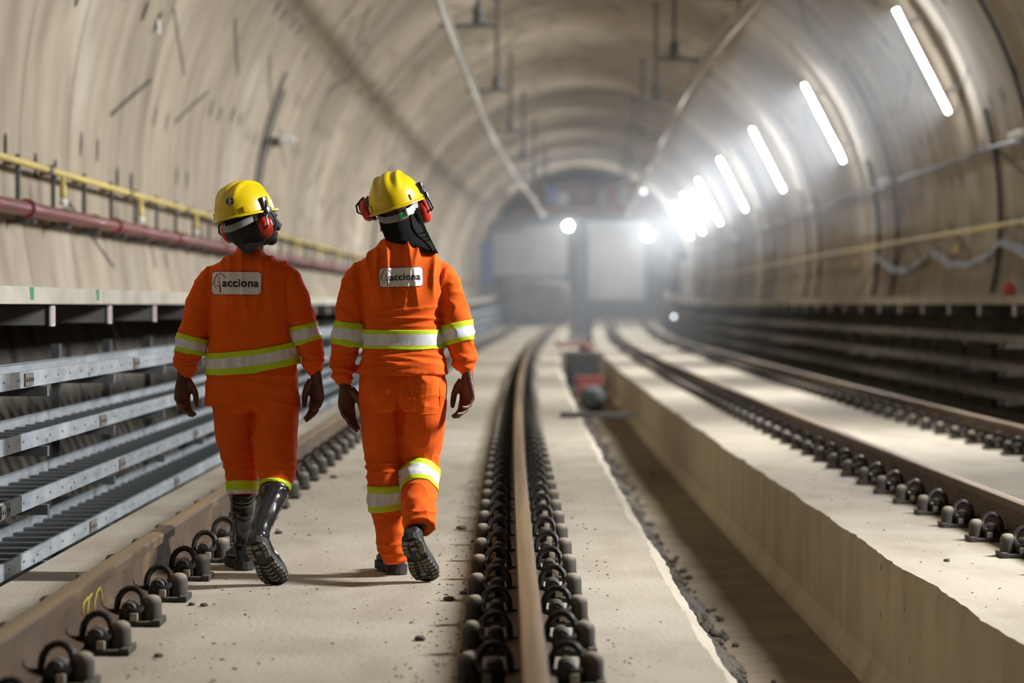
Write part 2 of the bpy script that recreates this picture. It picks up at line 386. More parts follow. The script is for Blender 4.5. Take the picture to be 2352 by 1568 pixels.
# rubble strip along the foot of the left slab in the trough
mb = MB(); rnd = random.Random(11)
for i in range(900):
    Y = 5 + 40*rnd.random()**1.6; u = 0.98+rnd.gauss(0, 0.06); r = rnd.uniform(0.008, 0.028)
    x, y, z = W(u, Y, -0.62+r*0.5+max(0, (1.04-u)*0.7))
    mb.ball((x, y, z), (r*rnd.uniform(0.7, 1.4), r*rnd.uniform(0.7, 1.4), r*0.8), 6, 4)
o = mb.build('rubble', M['rubble']); tag(o, 'dark rubble heaped along the trough side of the walkers\' slab', 'rubble', kind='stuff')
mb = MB(); Ys = span(-5, 60, 0.25); vs = []; fs = []
for Y in Ys:
    h = 0.15+0.04*noise.noise((Y*1.3, 2, 2)); wd = 0.44+0.07*noise.noise((Y*0.9, 5, 2))+0.05*noise.noise((Y*4, 5, 2))
    vs += [W(0.6, Y, -0.62), W(0.6+wd, Y, -0.62), W(0.6+wd*0.75, Y, -0.62+h*0.65), W(0.6, Y, -0.62+h)]
for i in range(len(Ys)-1):
    for k in range(4): fs.append((i*4+k, i*4+(k+1) % 4, (i+1)*4+(k+1) % 4, (i+1)*4+k))
mb.add(vs, fs); mb.f += [(3,2,1,0), tuple(len(vs)-4+k for k in range(4))]; mb.mi += [0, 0]
tag(mb.build('dirt_bank', M['rubble']), 'bank of dark dirt against the trough side of the walkers\' slab', 'dirt', kind='stuff')

# ---------------------------------------------------------------- rails
RAILS = [-1.507, 0.0, 2.36, 3.867]
RN = ['rail between the walkers and the cable trays', 'rail up the middle of the picture', 'rail on the kerb edge of the right slab', 'rail beside the dark right-hand trays']
RB = ['rusty brown rail running from the bottom corner past the booted walker to the trays',
      'brown rail with a worn tan top running up the middle beside the walkers',
      'rusty rail nearest the trough kerb on the raised slab',
      'rusty rail closest to the dark cable trays under the far-side walkway']
hd = [(-.075,.03),(-.075,.041),(-.03,.052),(-.0085,.066),(-.0085,.148),(-.034,.160),(-.036,.190),(-.030,.198),(-.018,.2015),(0,.202)]
prof = hd + [(-u, z) for u, z in reversed(hd[:-1])]
prof = prof[::-1]
prof = [(u, z) for u, z in prof]
for i, ru in enumerate(RAILS):
    mb = MB(); n = len(prof); Ys = span(-15, 160, 1.0); vs = []
    pr = [(ru+u, z) for u, z in prof]
    vs = [W(u, Y, z) for Y in Ys for u, z in pr]; mb.v = vs
    for a in range(len(Ys)-1):
        for k in range(n):
            k2 = (k+1) % n
            top = pr[k][1] > 0.195 and pr[k2][1] > 0.195
            mb.f.append((a*n+k, (a+1)*n+k, (a+1)*n+k2, a*n+k2)); mb.mi.append(1 if top else 0)
    mb.f += [tuple(range(n)), tuple(reversed([(len(Ys)-1)*n+k for k in range(n)]))]; mb.mi += [0, 0]
    o = mb.build('rail', [M['rail'], M['rail_top']], smooth=True, auto=35)
    tag(o, RB[i], 'rail', 'four steel running rails')
    if i == 0:
        RAIL1 = o
# yellow paint scrawl on the web of the rail by the trays
mb = MB()
def scrawl(pts, r):
    mb.tube([(path(Y)+RAILS[0]+0.0105, Y, z) for Y, z in pts], r, 5)
scrawl([(8.22, .135), (8.14, .125), (8.11, .10), (8.13, .085)], .0035)
scrawl([(8.30, .138), (8.24, .13), (8.22, .10), (8.2, .075)], .0035)
scrawl([(8.46, .14), (8.4, .13), (8.36, .10), (8.34, .07)], .003)
scrawl([(8.46, .14), (8.5, .11), (8.5, .075)], .003)
o = mb.build('paint_mark', M['paintmark'], RAIL1, smooth=True); o['label'] = 'yellow hand-painted scrawl'

# ---------------------------------------------------------------- rail fasteners
def fastener_parts(side):
    P = {}
    s = side
    b = MB()
    b.box((s*0.112, 0.0, 0.034), (0.078, 0.085, 0.032), bev=0.006)
    b.lathe([(0.024, -0.05), (0.028, -0.045), (0.028, 0.045), (0.024, 0.05)], (s*0.106, 0, 0.058), 12, axis='Y')
    b.lathe([(0.009, -0.058), (0.009, -0.049)], (s*0.108, 0, 0.062), 8, axis='Y')
    P['shoulder'] = (b, M['iron'], 50)
    c = MB()
    pts = [(.040,-.012,.049),(.056,-.012,.052),(.060,-.006,.070),(.063,.0,.092),(.076,.008,.113),(.094,.012,.125),(.113,.012,.128),(.133,.008,.120),(.148,.0,.103),(.155,-.012,.080),(.153,-.03,.062),(.142,-.046,.052),(.124,-.054,.052),(.108,-.05,.058),(.107,-.02,.060)]
    c.tube([(s*x, y, z) for x, y, z in pts], [.007,.010]+[.0118]*12+[.011], 9)
    c.box((s*0.047, -0.012, 0.052), (0.05, 0.026, 0.009), bev=0.003)
    P['clip'] = (c, M['clip'], 40)
    d = MB()
    d.lathe([(0.034, 0.012), (0.0355, 0.03), (0.035, 0.076), (0.032, 0.090), (0.025, 0.099), (0.014, 0.104), (0.003, 0.1055)], (s*0.182, 0, 0), 16)
    P['cap'] = (d, M['cap'], 60)
    e = MB()
    e.box((s*0.128, -0.062, 0.034), (0.026, 0.026, 0.028), bev=0.003)
    P['bolt'] = (e, M['bolt'], 30)
    return P
def plate_mb():
    b = MB()
    b.box((0, 0, 0.009), (0.42, 0.15, 0.018), bev=0.004)
    b.box((-0.207, 0, 0.012), (0.03, 0.165, 0.024), bev=0.004); b.box((0.207, 0, 0.012), (0.03, 0.165, 0.024), bev=0.004)
    b.box((0, 0, 0.024), (0.15, 0.14, 0.012))
    return b
tmpl = empty('rail_fastener', (0, 0, 0))
plate_mb().build('base_plate', M['iron'], tmpl)
for sd in (-1, 1):
    for nm, (b, m, a) in fastener_parts(sd).items(): b.build(nm, m, tmpl, smooth=True, auto=a)
whole = MB()   # one-mesh version for the ones far up the line
whole.m = 0; pb = plate_mb(); whole.add(pb.v, pb.f, 0)
for sd in (-1, 1):
    for q, (nm, (b, m, a)) in enumerate(fastener_parts(sd).items()):
        whole.add(b.v, b.f, {'shoulder':0, 'clip':1, 'cap':2, 'bolt':3}[nm])
far_mats = [M['iron'], M['clip'], M['cap'], M['bolt']]
whole_o = whole.build('rail_fastener', far_mats, smooth=True, auto=50)
WMESH = whole_o.data; bpy.data.objects.remove(whole_o)
FIRST = [6.44, 7.14, 8.63, 15.2]
STEP = [0.70, 0.70, 0.735, 0.735]
PHASE = [7.14, 7.14, 10.1, 10.1]
FULL = [21.5, 21.5, 23.5, 33.0]
N_IND = [78, 77, 75, 66]
rows = ['on the leftmost rail', 'on the middle rail', 'on the rail beside the kerb', 'on the rightmost rail']
used = False
stuff = MB()
for i, ru in enumerate(RAILS):
    k0 = math.ceil((FIRST[i]-PHASE[i])/STEP[i]-1e-6)
    for j in range(N_IND[i]):
        Y = PHASE[i]+STEP[i]*(k0+j)
        x, y, z = W(ru, Y, 0)
        ang = -math.atan(-0.0065+2*2.28e-4*Y)
        if Y < FULL[i]:
            o = tmpl if not used else copy_tree(tmpl); used = True
        else:
            o = bpy.data.objects.new('rail_fastener', WMESH); COL.objects.link(o)
        o.location = (x, y, z); o.rotation_euler = (0, 0, ang)
        if j < 30:
            lab = 'dusty black rail fastener, %s up from the bottom, %s' % (ordinal(j+1), rows[i])
            if i >= 2: lab = 'dusty black rail fastener, %s in from the right edge, %s' % (ordinal(j+1), rows[i])
        else:
            lab = 'small blurred rail fastener past the thirtieth in the row %s' % rows[i]
        tag(o, lab, 'rail fastener', 'rail fasteners '+rows[i])
    # the rest of the line, too small to count
    Y = PHASE[i]+STEP[i]*(k0+N_IND[i])
    while Y < 112:
        x, y, z = W(ru, Y, 0)
        for sd in (-1, 1):
            stuff.box((x+sd*0.11, y, z+0.05), (0.09, 0.08, 0.09), m=0)
            stuff.lathe([(0.03, 0.0), (0.03, 0.08), (0.015, 0.11)], (x+sd*0.196, y, z), 6, m=2)
        Y += STEP[i]
tag(stuff.build('rail_fasteners', far_mats), 'farthest specks of rail fasteners along all four rails', 'rail fastener', 'distant rail fasteners', kind='stuff')

# ---------------------------------------------------------------- lamps on the right wall
TH_L = math.atan2(2.17, 4.2)
def lamp_builder():
    t = empty('tube_light', (0, 0, 0))
    h = MB(); h.box((0, 0, 0.0), (0.09, 1.56, 0.035), bev=0.008); h.box((0, 0.5, 0.12), (0.03, 0.05, 0.22)); h.box((0, -0.5, 0.12), (0.03, 0.05, 0.22))
    h.build('housing', M['white'], t)
    e = MB(); e.tube([(0, -0.73, -0.045), (0, 0.73, -0.045)], 0.014, 12); e.build('tube', M['tube'], t, smooth=True)
    ld = bpy.data.lights.new('lamp_light', 'AREA'); ld.shape = 'RECTANGLE'; ld.size = 0.042; ld.size_y = 1.46; ld.energy = LAMP_WATTS; ld.color = LAMP_COLOUR; ld.spread = math.radians(138)
    lo = bpy.data.objects.new('lamp_light', ld); COL.objects.link(lo); lo.location = (0, 0, -0.069); lo.parent = t
    for sd in (-1, 1):
        c = MB(); c.tube([(0, sd*0.73, -0.045), (0, sd*0.775, -0.045)], 0.026, 12); c.build('end_cap', M['white'], t, smooth=True)
    return t
LT = lamp_builder()
lamp_Y = [30.7+10.45*k for k in range(-2, 7)]
far_words = {3:'largest lit tube light, cut near the top of the picture', 4:'second largest lit tube light down the right wall', 5:'third largest lit tube light along the right wall', 6:'fourth tube light in the line on the right wall', 7:'fifth tube light in the line on the right wall',
             8:'sixth tube light, next to the overlapping far pair', 9:'upper and nearer one of the overlapping far pair of tube lights', 10:'lower and farther one of the overlapping far pair of tube lights'}
order = 0
ups = list(range(len(lamp_Y)))
for idx, Y in enumerate(lamp_Y):
    t = LT if idx == 0 else copy_tree(LT)
    # local frame: y along the ring (tangent), -z pointing to the tunnel axis
    er = Vector((math.cos(TH_L), 0, math.sin(TH_L))); et = Vector((-math.sin(TH_L), 0, math.cos(TH_L))); ex = et.cross(er)
    Mx = Matrix((ex, et, er)).transposed().to_4x4()
    p = W(UC+(RT-0.26)*math.cos(TH_L), Y, ZC+(RT-0.26)*math.sin(TH_L))
    t.matrix_world = Matrix.Translation(p) @ Mx
    q = idx-2
    lab = ['largest lit tube light, highest on the right wall', 'second largest lit tube light down the line on the right wall', 'third tube light down the line on the right wall',
           'fourth tube light down the line on the right wall', 'fifth tube light down the line on the right wall', 'sixth tube light, just before the overlapping far pair', 'farthest tube light, at the end of the line']
    l = lab[q] if 0 <= q < 7 else 'lit tube light on the right wall %s' % ('beside the walkers, above the frame' if idx == 0 else 'just outside the frame on the right' if idx == 1 else 'hidden by haze at the far end')
    tag(t, l, 'light', 'tube lights along the right wall')
    # feeder conduit from the lamp down to the walkway, and a small unlit fitting under it
    if idx >= 1:
        cw = ['nearest', 'second', 'third', 'fourth', 'fifth', 'sixth', 'seventh'][q] if 0 <= q < 7 else 'overhead'
        mb = MB(); a0, a1 = TH_L-0.19, -0.20
        mb.tube([W(UC+(RT-0.035)*math.cos(a0+(a1-a0)*i/14), Y-1.25, ZC+(RT-0.035)*math.sin(a0+(a1-a0)*i/14)) for i in range(15)], 0.028, 6)
        tag(mb.build('conduit', M['blackcable'], smooth=True), 'dark conduit running down the wall below the %s tube light' % cw, 'conduit', 'dark conduits down the right wall')
        a = 0.19
        e = empty('emergency_light', W(UC+(RT-0.12)*math.cos(a), Y-3.2, ZC+(RT-0.12)*math.sin(a)), 'small unlit white fitting on the wall below the %s tube light' % cw, 'light', 'unlit white wall fittings')
        mb = MB(); mb.box((0, 0, 0), (0.10, 0.85, 0.09), bev=0.02); mb.build('diffuser', M['white'], e)
        mb = MB(); mb.box((0.06, 0, 0.03), (0.06, 0.6, 0.07)); mb.build('bracket', M['hanger'], e)
        mb = MB(); mb.tube([W(UC+(RT-0.035)*math.cos(t_), Y-3.35, ZC+(RT-0.035)*math.sin(t_)) for t_ in [0.62-0.82*i/18 for i in range(19)]], 0.024, 6)
        tag(mb.build('conduit', M['blackcable'], smooth=True), 'dark conduit curving down past the small white fitting, before the %s tube light' % cw, 'conduit', 'dark conduits down the right wall')

# ---------------------------------------------------------------- walkways with their beams and cable trays
def walkway(side, label):
    mir = (lambda u: u) if side < 0 else (lambda u: 2*UC-u)
    t = empty('walkway', (0, 0, 0), label, 'walkway', 'walkways along both walls')
    front, top = -2.41, 1.22
    Y = -19.0 + (0.7 if side > 0 else 0); k = 0
    panels = []
    while Y < 112:
        L = 3.0; mb = MB(); uw = -3.45
        pr = [(mir(front), top), (mir(front+0.005), top-0.085), (mir(uw), top-0.085), (mir(uw), top)]
        if side > 0: pr = pr[::-1]
        sweep(mb, pr[::-1], span(Y+0.006, Y+L-0.006, 1.5))
        if side < 0:
            for Ym in (11.9, 13.8, 18.3):
                if Y <= Ym < Y+L: mb.box(W(front+0.001, Ym, top-0.043), (0.006, 0.09, 0.08), m=1)
        o = mb.build('slab_panel', [M['ledge'], M['green']], t)
        Y += L; k += 1
    Y = -18.0
    while Y < 112:
        mb = MB(); x0, x1 = mir(-2.44), mir(-3.35)
        p = W((x0+x1)/2, Y, 1.075); mb.box(p, (abs(x1-x0), 0.07, 0.10))
        mb.box(W(mir(-2.44)-0.0, Y, 1.075), (0.012, 0.09, 0.11), m=1)
        if side < 0 and Y > 8: mb.box((W(mir(-2.44), Y, 1.075)[0]+0.007, Y-0.01, 1.075+rise(Y)), (0.004, 0.02, 0.09), m=2)
        mb.build('beam', [M['beam'], M['white'], M['redmark']], t)
        Y += 1.8
walkway(-1, 'concrete walkway ledge on short beams along the wall behind the walkers')
walkway(1, 'concrete walkway ledge over the dark trays along the lamp-lit wall')
tiers = [('lowest', 0.07), ('second lowest', 0.32), ('second highest', 0.58), ('highest', 0.845)]
def cable_tray(side, ti):
    word, zt = tiers[ti]
    mir = (lambda u: u) if side < 0 else (lambda u: 2*UC-u)
    steel = M['galv'] if side < 0 else M['tray_dark']  # right trays: shade under the walkway put into a darker steel
    t = empty('cable_tray', (0, 0, 0), '%s of the four %s cable trays %s' % (word, 'galvanised' if side < 0 else 'shade-darkened', 'behind the walkers' if side < 0 else 'under the walkway on the lamp-lit side'), 'cable tray', 'galvanised cable trays along the left wall' if side < 0 else 'dark cable trays along the right wall')
    uf, ub = -2.13, -2.47
    hgt, th = 0.07, 0.004
    a = 6.0 if side < 0 else 12.0; st = 3.0
    a += [0.0, 0.9, 0.3, 1.4][ti]
    Y = a-3; first = True
    while Y < 110:
        for which, uu, s2 in (('front', uf, 1), ('back', ub, -1)):
            mb = MB()
            # channel section, flanges turned inwards
            u0 = uu
            flange = -0.025 if which == 'front' else 0.025
            pr = [(u0, zt), (u0, zt-hgt), (u0+flange, zt-hgt), (u0+flange, zt-hgt+th), (u0-(th if which == 'front' else -th), zt-hgt+th), (u0-(th if which == 'front' else -th), zt-th), (u0+flange*0.6, zt-th), (u0+flange*0.6, zt)]
            pr = [(mir(u), z) for u, z in pr]
            flip = (which == 'front') ^ (side > 0)
            sweep(mb, pr[::-1] if flip else pr, span(Y+0.004, Y+st-0.004, 1.5))
            # row of dark bolt slots in the web
            if Y < 26 and side < 0 and which == 'front':
                q = Y+0.1
                while q < Y+st: 
                    x = W(uu, q, 0)[0]; mb.box((x+0.0005, q, zt-0.035), (0.002, 0.03, 0.010), m=1); q += 0.3
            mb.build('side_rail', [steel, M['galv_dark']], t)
        sp = MB(); x = W(mir(uf), Y, 0)[0]; sp.box((x-side*-0.0 + (0.004 if side < 0 else -0.004), Y, zt-0.036+rise(Y)), (0.008, 0.17, 0.055))
        for q in (-0.06, -0.02, 0.02, 0.06): sp.lathe([(0.009, 0), (0.009, 0.008)], (x+(0.006 if side < 0 else -0.014), Y+q, zt-0.036+rise(Y)), 6, axis='X')
        sp.build('splice_plate', M['tray_dark'], t)
        Y += st
    global RUNG
    Y = a-0.5; n = 0; rest = MB(); L0 = abs(ub-uf)
    if RUNG is None:
        mb = MB(); mb.box((0, 0, 0), (L0, 0.075, 0.018)); o = mb.build('rung', M['galv_dark'], t); RUNG = o.data; bpy.data.objects.remove(o)
    while Y < 70:
        x0, x1 = W(mir(uf), Y, 0)[0], W(mir(ub), Y, 0)[0]; c = ((x0+x1)/2, Y, zt-0.055+rise(Y))
        if n < 100:
            o = bpy.data.objects.new('rung', RUNG); COL.objects.link(o); o.location = c; o.parent = t
        else: rest.box(c, (L0, 0.075, 0.018))
        Y += 0.25; n += 1
    o = rest.build('rungs', M['galv_dark'], t); o['kind'] = 'stuff'
RUNG = None
for sd in (-1, 1):
    for ti in range(4): cable_tray(sd, ti)
def tray_support(side, Y, lab, first):
    mir = 1 if side < 0 else -1
    t = empty('tray_support', W(-2.5 if side < 0 else 2*UC+2.5, Y, 0), lab, 'bracket', 'tray supports along the left wall' if side < 0 else 'tray supports along the right wall')
    mb = MB(); mb.box((-0.24*mir, 0, 0.14), (0.05, 0.06, 1.52)); mb.build('post', M['darkgrey'], t)
    for word, zt in tiers:
        mb = MB(); mb.box((0.09*mir, 0, zt-0.096), (0.62, 0.045, 0.045)); mb.box((-0.18*mir, 0, zt-0.13), (0.1, 0.04, 0.06))
        mb.build('arm', M['tray_dark'] if side > 0 else M['galv_dark'], t)
    return t
protos = {}
for side in (-1, 1):
    Y = 8.9 if side < 0 else 17.0; k = 1
    while Y < 100:
        if k <= 12: lab = '%s upright tray support %s' % (ordinal(k), 'from the left edge, behind the galvanised trays' if side < 0 else 'from the right edge, behind the dark trays')
        else: lab = 'distant upright tray support past the twelfth behind the %s trays' % ('galvanised' if side < 0 else 'dark')
        if side not in protos: protos[side] = tray_support(side, Y, lab, True)
        else:
            c = copy_tree(protos[side]); c.location = W(-2.5 if side < 0 else 2*UC+2.5, Y, 0); c['label'] = lab
        Y += 1.8; k += 1

# ---------------------------------------------------------------- pipes and wall fittings, left
def pipe(name, u, z, r, m, label, cat, Y0=8, Y1=112, couple=None, cname='coupling', cm=None, group=None, seg=12):
    t = empty(name, (0, 0, 0), label, cat, group)
    mb = MB(); mb.tube([W(u, Y, z) for Y in span(Y0, Y1, 2.0)], r, seg); mb.build('pipe_run', m, t, smooth=True)
    if couple:
        Y = couple[0]
        while Y < Y1:
            mb = MB(); p = [W(u, Y+d, z) for d in (-couple[2], couple[2])]; mb.tube(p, r*couple[3], seg); mb.build(cname, cm or m, t, smooth=True, auto=40); Y += couple[1]
    return t
def off(z, d): return wall_u(z, -1)+d
pipe('fire_main', off(1.78, 0.17), 1.78, 0.052, M['redpaint'], 'red pipe running along the wall above the concrete ledge', 'pipe', couple=(9.2, 3.6, 0.05, 1.35), group='pipes along the left wall')
pipe('gas_pipe', off(2.10, 0.14), 2.10, 0.026, M['yellowpaint'], 'thin yellow pipe running above the red pipe', 'pipe', couple=(17.4, 3.6, 0.06, 1.25), cname='clamp', cm=M['darkgrey'], group='pipes along the left wall', seg=8)
k = 0; Y = 14.0; bp = None
while Y < 62:
    lab = '%s dark bracket from the left edge holding the red and yellow pipes' % ordinal(k+1) if k < 12 else 'distant dark bracket past the twelfth on the red and yellow pipes'
    if bp is None:
        bp = empty('pipe_bracket', W(off(1.95, 0.09), Y, 0), lab, 'bracket', 'brackets on the left pipes')
        mb = MB(); mb.box((0, 0, 1.93), (0.03, 0.028, 0.46)); mb.box((-0.02, 0, 2.1), (0.14, 0.04, 0.03)); mb.box((0.02, 0, 1.70), (0.2, 0.045, 0.03)); mb.build('channel', M['darkgrey'], bp)
        mb = MB(); mb.tube([(0.08+0.058*math.cos(a), 0, 1.78+0.058*math.sin(a)) for a in [2*PI*i/16 for i in range(17)]], 0.008, 6); mb.build('pipe_clamp', M['darkgrey'], bp)
    else:
        c = copy_tree(bp); c.location = W(off(1.95, 0.09), Y, 0); c['label'] = lab
    Y += 1.27; k += 1
k = 0; Y = 17.5; vp = None
while Y < 50:
    lab = '%s small yellow and white fitting from the left edge between the two pipes' % ordinal(k+1)
    if vp is None:
        vp = empty('hanging_valve', W(off(1.95, 0.22), Y, 0), lab, 'valve', 'valves between the left pipes')
        mb = MB(); mb.lathe([(0.02, 1.90), (0.026, 1.91), (0.026, 1.99), (0.018, 2.0), (0.018, 2.06)], (0, 0, 0), 10); mb.build('body', M['yellowpaint'], vp, smooth=True)
        mb = MB(); mb.lathe([(0.012, 1.845), (0.03, 1.855), (0.03, 1.89), (0.012, 1.90)], (0, 0, 0), 10); mb.build('cap', M['white'], vp, smooth=True)
    else:
        c = copy_tree(vp); c.location = W(off(1.95, 0.22), Y, 0); c['label'] = lab
    Y += 3.6; k += 1
def arc_cable(Y, a0, a1, r, m, name, label, cat, d=0.03, group=None):
    mb = MB(); mb.tube([W(UC+(RT-d)*math.cos(a0+(a1-a0)*i/16), Y, ZC+(RT-d)*math.sin(a0+(a1-a0)*i/16)) for i in range(17)], r, 6)
    return tag(mb.build(name, m, smooth=True), label, cat, group)
for (Yl, zz, word) in ((32.0, 3.33, 'nearer'), (54.0, 3.33, 'farther, hazier')):
    a = math.pi-math.asin((zz-ZC)/RT)
    arc_cable(Yl-0.35, a-0.19, a+0.33, 0.02, M['darkgrey'], 'conduit', 'longer dark conduit beside the %s spotlight on the left wall' % word, 'conduit', group='conduits on the left wall')
    arc_cable(Yl+0.12, a-0.15, a+0.33, 0.02, M['darkgrey'], 'conduit', 'dark conduit running straight down from the %s spotlight on the left wall' % word, 'conduit', group='conduits on the left wall')
    e = empty('spotlight', W(wall_u(zz, -1)+0.10, Yl+0.15, zz), 'white spotlight on a dark bracket high on the left wall, the %s of two' % word, 'light', 'spotlights on the left wall')
    mb = MB(); mb.box((0.18, 0.02, 0.0), (0.22, 0.1, 0.09), rz=0.1, bev=0.02); mb.build('head', M['white'], e)
    mb = MB(); mb.box((0.02, 0, -0.04), (0.13, 0.12, 0.12), bev=0.02); mb.build('bracket', M['darkgrey'], e)
e = MB(); e.box(W(wall_u(3.65, -1)+0.03, 21.95, 3.65), (0.02, 0.07, 0.13), bev=0.006)
tag(e.build('wall_tag', M['white']), 'small white plate stuck high on the left wall', 'sign')

# ---------------------------------------------------------------- pipes and cables, right
pipe('gas_pipe', wall_u(2.08, 1)-0.13, 2.08, 0.03, M['yellowpaint'], 'pale yellow pipe along the lamp-lit wall', 'pipe', Y0=16, couple=(20.2, 3.6, 0.05, 1.3), cname='clamp', cm=M['white'], group='pipes along the right wall', seg=8)
mb = MB(); pts = []
for Y in span(14, 112, 0.6):
    zz = 3.03+0.02*math.sin(Y*0.9)+0.02*math.sin(Y*0.6+1); pts.append(W(wall_u(zz, 1)-0.05, Y, zz))
mb.tube(pts, 0.028, 7); tag(mb.build('cable', M['greycable'], smooth=True), 'grey cable sagging along the wall below the tube lights', 'cable', 'cables on the right wall')
mb = MB()
for dz in (0, 0.05):
    pts = []
    for Y in span(18, 40, 0.25):
        f = ((Y-18.4) % 5.2)/5.2; zz = 1.93-dz-0.26*4*f*(1-f)+0.02*math.sin(Y*5); pts.append(W(wall_u(zz, 1)-0.09-dz*0.5, Y, zz))
    mb.tube(pts, 0.020, 6)
tag(mb.build('hose', M['hose'], smooth=True), 'pair of pale blue-grey hoses hanging in loops under the yellow pipe', 'hose')
for (Y, word) in ((32.2, 'nearer'), (42.2, 'farther')):
    mb = MB(); mb.box(W(wall_u(1.95, 1)-0.07, Y, 1.87), (0.05, 0.30, 0.10), bev=0.01); tag(mb.build('marker_plate', M['yellowpaint']), 'small yellow plate under the yellow pipe on the lamp-lit wall, the %s one' % word, 'sign', 'yellow plates on the right wall')
e = empty('safety_cone', W(2*UC+2.55, 24.2, 1.22), 'small red canister standing on the walkway ledge at the right edge', 'canister')
mb = MB(); mb.lathe([(0.055, 0), (0.06, 0.01), (0.06, 0.09), (0.05, 0.105)], (0, 0, 0), 14); mb.build('body', M['redmark'], e, smooth=True, auto=40)
mb = MB(); mb.lathe([(0.03, 0.105), (0.03, 0.13), (0.02, 0.135)], (0, 0, 0), 10); mb.build('cap', M['redmark'], e, smooth=True, auto=40)
e.name = 'canister'
mb = MB(); rnd = random.Random(2); p0 = W(2*UC+2.6, 23.0, 1.22)
for i in range(4): mb.tube([(p0[0]+0.12*math.cos(a)*(1+0.05*i), p0[1]+0.3*math.sin(a), p0[2]+0.025+0.03*i) for a in [2*PI*q/18 for q in range(19)]], 0.018, 6)
tag(mb.build('rope_coil', M['blue'], smooth=True), 'blue coil lying on the walkway ledge at the right edge', 'rope')

# ---------------------------------------------------------------- overhead conductor bars and hangers
def interp(tab, Y):
    if Y <= tab[0][0]: return tab[0][1]
    for (a, b), (c, d) in zip(tab, tab[1:]):
        if Y <= c: return b+(d-b)*(Y-a)/(c-a)
    return tab[-1][1]
tabL = [(0, -0.75), (28, -0.97), (37, -0.84), (49, -0.80), (83, -0.33), (110, -0.6)]
tabR = [(0, 3.2), (28, 2.74), (36, 2.62), (57, 2.89), (82, 3.08), (110, 3.1)]
ZB = 4.66
barprof = [(-0.042, 0.055), (-0.042, 0.045), (-0.006, 0.035), (-0.006, -0.01), (-0.02, -0.045), (-0.008, -0.058), (0.008, -0.058), (0.02, -0.045), (0.006, -0.01), (0.006, 0.035), (0.042, 0.045), (0.042, 0.055)]
def smooth_tab(tab, Y): return sum(interp(tab, Y+d) for d in (-5, -2.5, 0, 2.5, 5))/5
for tab, lab in ((tabL, 'overhead conductor bar above the walkers\' track'), (tabR, 'overhead conductor bar above the track beyond the trough')):
    t = empty('conductor_bar', (0, 0, 0), 'pale aluminium '+lab, 'conductor bar', 'overhead conductor bars')
    mb = MB(); vs = []; Ys = span(-15, 112, 1.0); n = len(barprof)
    for Y in Ys:
        for u, z in barprof: vs.append(W(smooth_tab(tab, Y)+u*1.35, Y, ZB+z*1.35))
    fs = [(i*n+k, (i+1)*n+k, (i+1)*n+(k+1) % n, i*n+(k+1) % n) for i in range(len(Ys)-1) for k in range(n)]
    mb.add(vs, [f[::-1] for f in fs]); mb.f += [tuple(reversed(range(n))), tuple((len(Ys)-1)*n+k for k in range(n))]; mb.mi += [0, 0]
    mb.build('profile', M['alu'], t)
    if tab is tabR:
        for Y in (21, 31, 38.5, 45.5, 57, 69, 81):
            mb = MB(); mb.box(W(smooth_tab(tab, Y), Y, ZB+0.0), (0.05, 0.36, 0.07), bev=0.01); mb.build('splice_joint', M['galv'], t)
kk = {0: 0, 1: 0}
for si, (tab, dirn) in enumerate(((tabL, 1), (tabR, -1))):
    for Y in ([22.5, 33, 43, 53, 63, 73, 83, 93] if si == 0 else [24, 30, 37.5, 45, 55, 65, 75, 85, 95]):
        ub = smooth_tab(tab, Y); kk[si] += 1
        lab = '%s overhead hanger up the line on the %s conductor bar' % (ordinal(kk[si]), 'walkers\' side' if si == 0 else 'lamp-lit side')
        t = empty('overhead_hanger', W(ub, Y, ZB), lab, 'hanger', 'hangers of the overhead conductor bars')
        uo = 0.32*dirn                      # drop posts stand towards the tunnel axis
        ztop = ZC+math.sqrt(RT*RT-(ub+uo-UC)**2)-ZB
        mb = MB(); mb.box((uo, 0, (0.55+ztop)/2), (0.06, 0.06, ztop-0.55+0.02)); mb.lathe([(0.075, ztop-0.05), (0.075, ztop)], (uo, 0, 0), 10); mb.build('drop_post', M['hanger'], t)
        mb = MB(); mb.lathe([(0.05, 0.30), (0.085, 0.33), (0.085, 0.38), (0.05, 0.40), (0.085, 0.43), (0.085, 0.48), (0.05, 0.52), (0.05, 0.58)], (uo, 0, 0), 12); mb.build('insulator', M['hanger'], t, smooth=True, auto=40)
        mb = MB(); mb.box((uo*0.55, 0, 0.27), (0.78, 0.05, 0.05)); mb.build('cross_arm', M['hanger'], t)
        mb = MB(); mb.box((-0.0, 0, 0.16), (0.035, 0.05, 0.2)); mb.box((0, 0, 0.085), (0.13, 0.09, 0.03)); mb.build('bar_clamp', M['hanger'], t)

